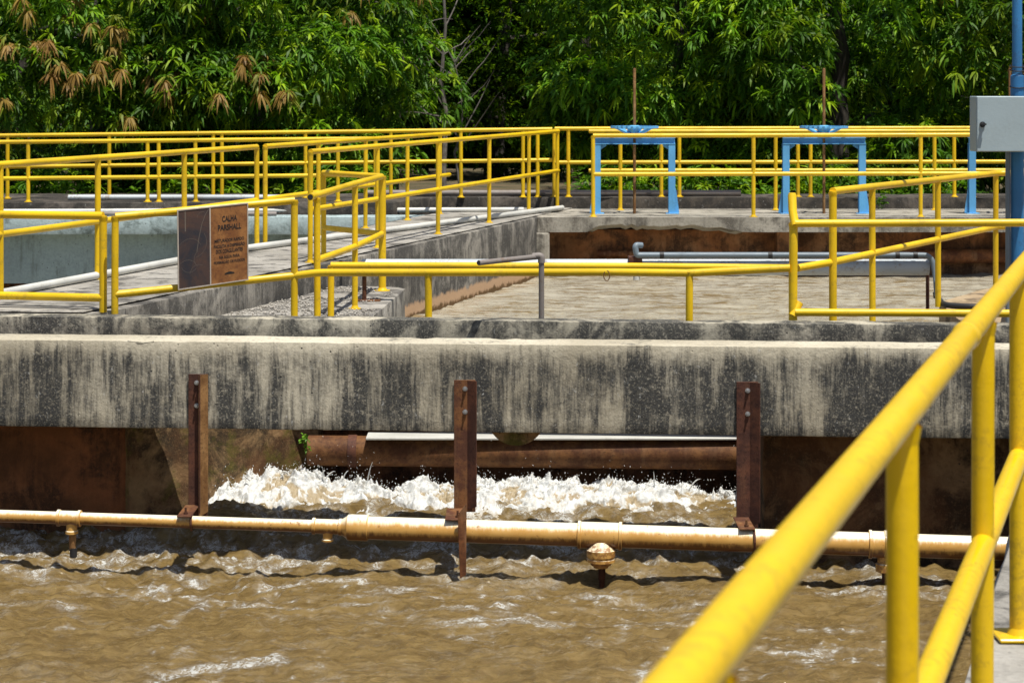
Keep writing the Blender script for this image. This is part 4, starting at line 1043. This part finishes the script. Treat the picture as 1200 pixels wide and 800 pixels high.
# low bushes right behind the kerb
def bush(x, y, r, label, seed, n=160, bright=1.15):
    th = thing('bush', label, 'bush', (x, y, -.12), 'low leafy bushes behind the rear kerb'); g = np.random.default_rng(seed)
    v = g.normal(size=(n, 3)); v[:, 2] = abs(v[:, 2]); v /= np.linalg.norm(v, axis=1, keepdims=True)
    P = np.array([x, y, -.05]) + v * g.uniform(.4, 1, (n, 1)) * np.array([r, .5, .62]); A = v * .6 + (0, 0, .7); A /= np.linalg.norm(A, axis=1, keepdims=True)
    child(leaf_mesh('foliage', [rosettes(P, A, .20, .034, 9, .55, GREEN[g.integers(len(GREEN), size=n)] * bright, seed, (.2, 1.3))], M['leaf']), th)
    mb = MB()
    for k in range(5): a = random.uniform(0, 6.28); mb.tube([(x + .03 * k, y, -.13), (x + math.cos(a) * r * .35, y + .2 * math.sin(a), .2)], [.014, .006], 6)
    child(mb.obj('stem', M['bark']), th)
for i, (px, lab) in enumerate(((60, 'low bush behind the kerb at the far left'), (225, 'low bush behind the kerb above the plaque'), (395, 'low bush behind the kerb, left of the dark gap'),
                             (725, 'low bush seen through the first blue gate frame'), (830, 'low bush between the first and middle gate frames'), (965, 'low bush seen through the middle gate frame'), (1085, 'low bush between the middle gate frame and the grey box'))):
    bush(X(px, 30.6), 30.6, .95, lab, 300 + i)
# finer leaved trees further back, deep shade painted into their dimmer tint
back = [(-9.5, 41, 'leftmost tree of the second row behind the coppery mango'), (-5.3, 40.5, 'second row tree behind the mango with orange tufts'), (-2.6, 41.5, 'dark fine leaved tree left inside the shady gap'),
        (-.3, 42.5, 'feathery fine leaved tree in the middle of the shady gap'), (1.6, 41.2, 'dark fine leaved tree right inside the shady gap'), (5.2, 41, 'second row tree behind the bright mango'), (9.6, 41, 'rightmost second row tree behind the grey box')]
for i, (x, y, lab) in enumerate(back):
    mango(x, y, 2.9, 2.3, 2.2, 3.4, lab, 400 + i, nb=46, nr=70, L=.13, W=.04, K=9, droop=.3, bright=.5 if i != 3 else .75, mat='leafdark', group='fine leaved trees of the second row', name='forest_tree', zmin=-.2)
def wood():
    g = np.random.default_rng(900); n = 24000
    P = np.stack([g.uniform(-30, 30, n), g.uniform(46, 50, n), g.uniform(-.1, 9, n)], 1); P[:, 1] += 1.2 * vn(P[:, 0] * .5, P[:, 2] * .6, 0, 4)
    A = np.tile([0, -.5, .8], (n, 1)) + g.normal(size=(n, 3)) * .2; A /= np.linalg.norm(A, axis=1, keepdims=True)
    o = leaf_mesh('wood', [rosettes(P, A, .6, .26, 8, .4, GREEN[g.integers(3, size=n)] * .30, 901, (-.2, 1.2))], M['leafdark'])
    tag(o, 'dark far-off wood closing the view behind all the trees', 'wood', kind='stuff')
wood()
# bare, thin trees in the gap
def bare_tree(x, y, h, seed, label, lean=0.0, nb=16, r=.05):
    random.seed(seed); th = thing('bare_tree', label, 'tree', (x, y, -.12), 'bare thin trees in the shady gap'); mb = MB()
    p = Vector((x, y, -.13)); P = [p.copy()]
    for k in range(10): p = p + Vector((lean + random.uniform(-.07, .07), random.uniform(-.05, .05), h / 10)); P.append(p.copy())
    mb.tube(P, [r * (1 - k * .08) for k in range(11)], 8); child(mb.obj('trunk', M['bare']), th)
    mb = MB()
    for k in range(nb):
        s = P[random.randint(3, 10)]; a = random.choice((0, math.pi)) + random.uniform(-.7, .7); L = random.uniform(.35, 1.1); b = [s.copy()]; q = s.copy(); up = random.uniform(.3, 1.8)
        for j in range(5):
            q = q + Vector((math.cos(a) * L / 5, math.sin(a) * L / 5, up * L / 5)); a += random.uniform(-.4, .4); up += random.uniform(-.35, .35); b.append(q.copy())
        mb.tube(b, [.014, .012, .010, .008, .006, .003], 5)
    child(mb.obj('branches', M['bare']), th)
bare_tree(X(520, 35), 35, 4.6, 5, 'tallest bare tree with grey twigs in the shady gap', -.02, 22, .05)
bare_tree(X(540, 34.0), 34.0, 2.4, 8, 'short bare sapling with forked twigs in the shady gap', .015, 9, .028)
bare_tree(X(466, 34.6), 34.6, 4.2, 13, 'slim bare tree at the edge of the left mango crown', .03, 9, .026)
# small plants
def weed(x, y, z, s, n, label, seed, cat='weed', name='weed', axis=(0, -.2, .9)):
    g = np.random.default_rng(seed); P = np.tile([x, y, z], (n, 1)) + g.normal(size=(n, 3)) * s * np.array([.22, .1, .4]) + (0, 0, s * .55)
    A = np.tile(np.array(axis, float), (n, 1)) + g.normal(size=(n, 3)) * .2; A /= np.linalg.norm(A, axis=1, keepdims=True)
    o = leaf_mesh(name, [rosettes(P, A, s * .42, s * .2, 6, .3, np.tile([.12, .26, .02], (n, 1)), seed)], M['leaf']); tag(o, label, cat)
weed(X(1033, 28.5), 28.5, 0.0, .17, 12, 'small green weed growing at the foot of the rear kerb by the middle gate frame', 71)
weed(X(358, 14.7), 14.7, -.86, .085, 9, 'bright green sprig on the mossy flume wall beside the end of the rusty pipe', 73, 'sprig', 'wall_sprig', (0, -.8, .3))
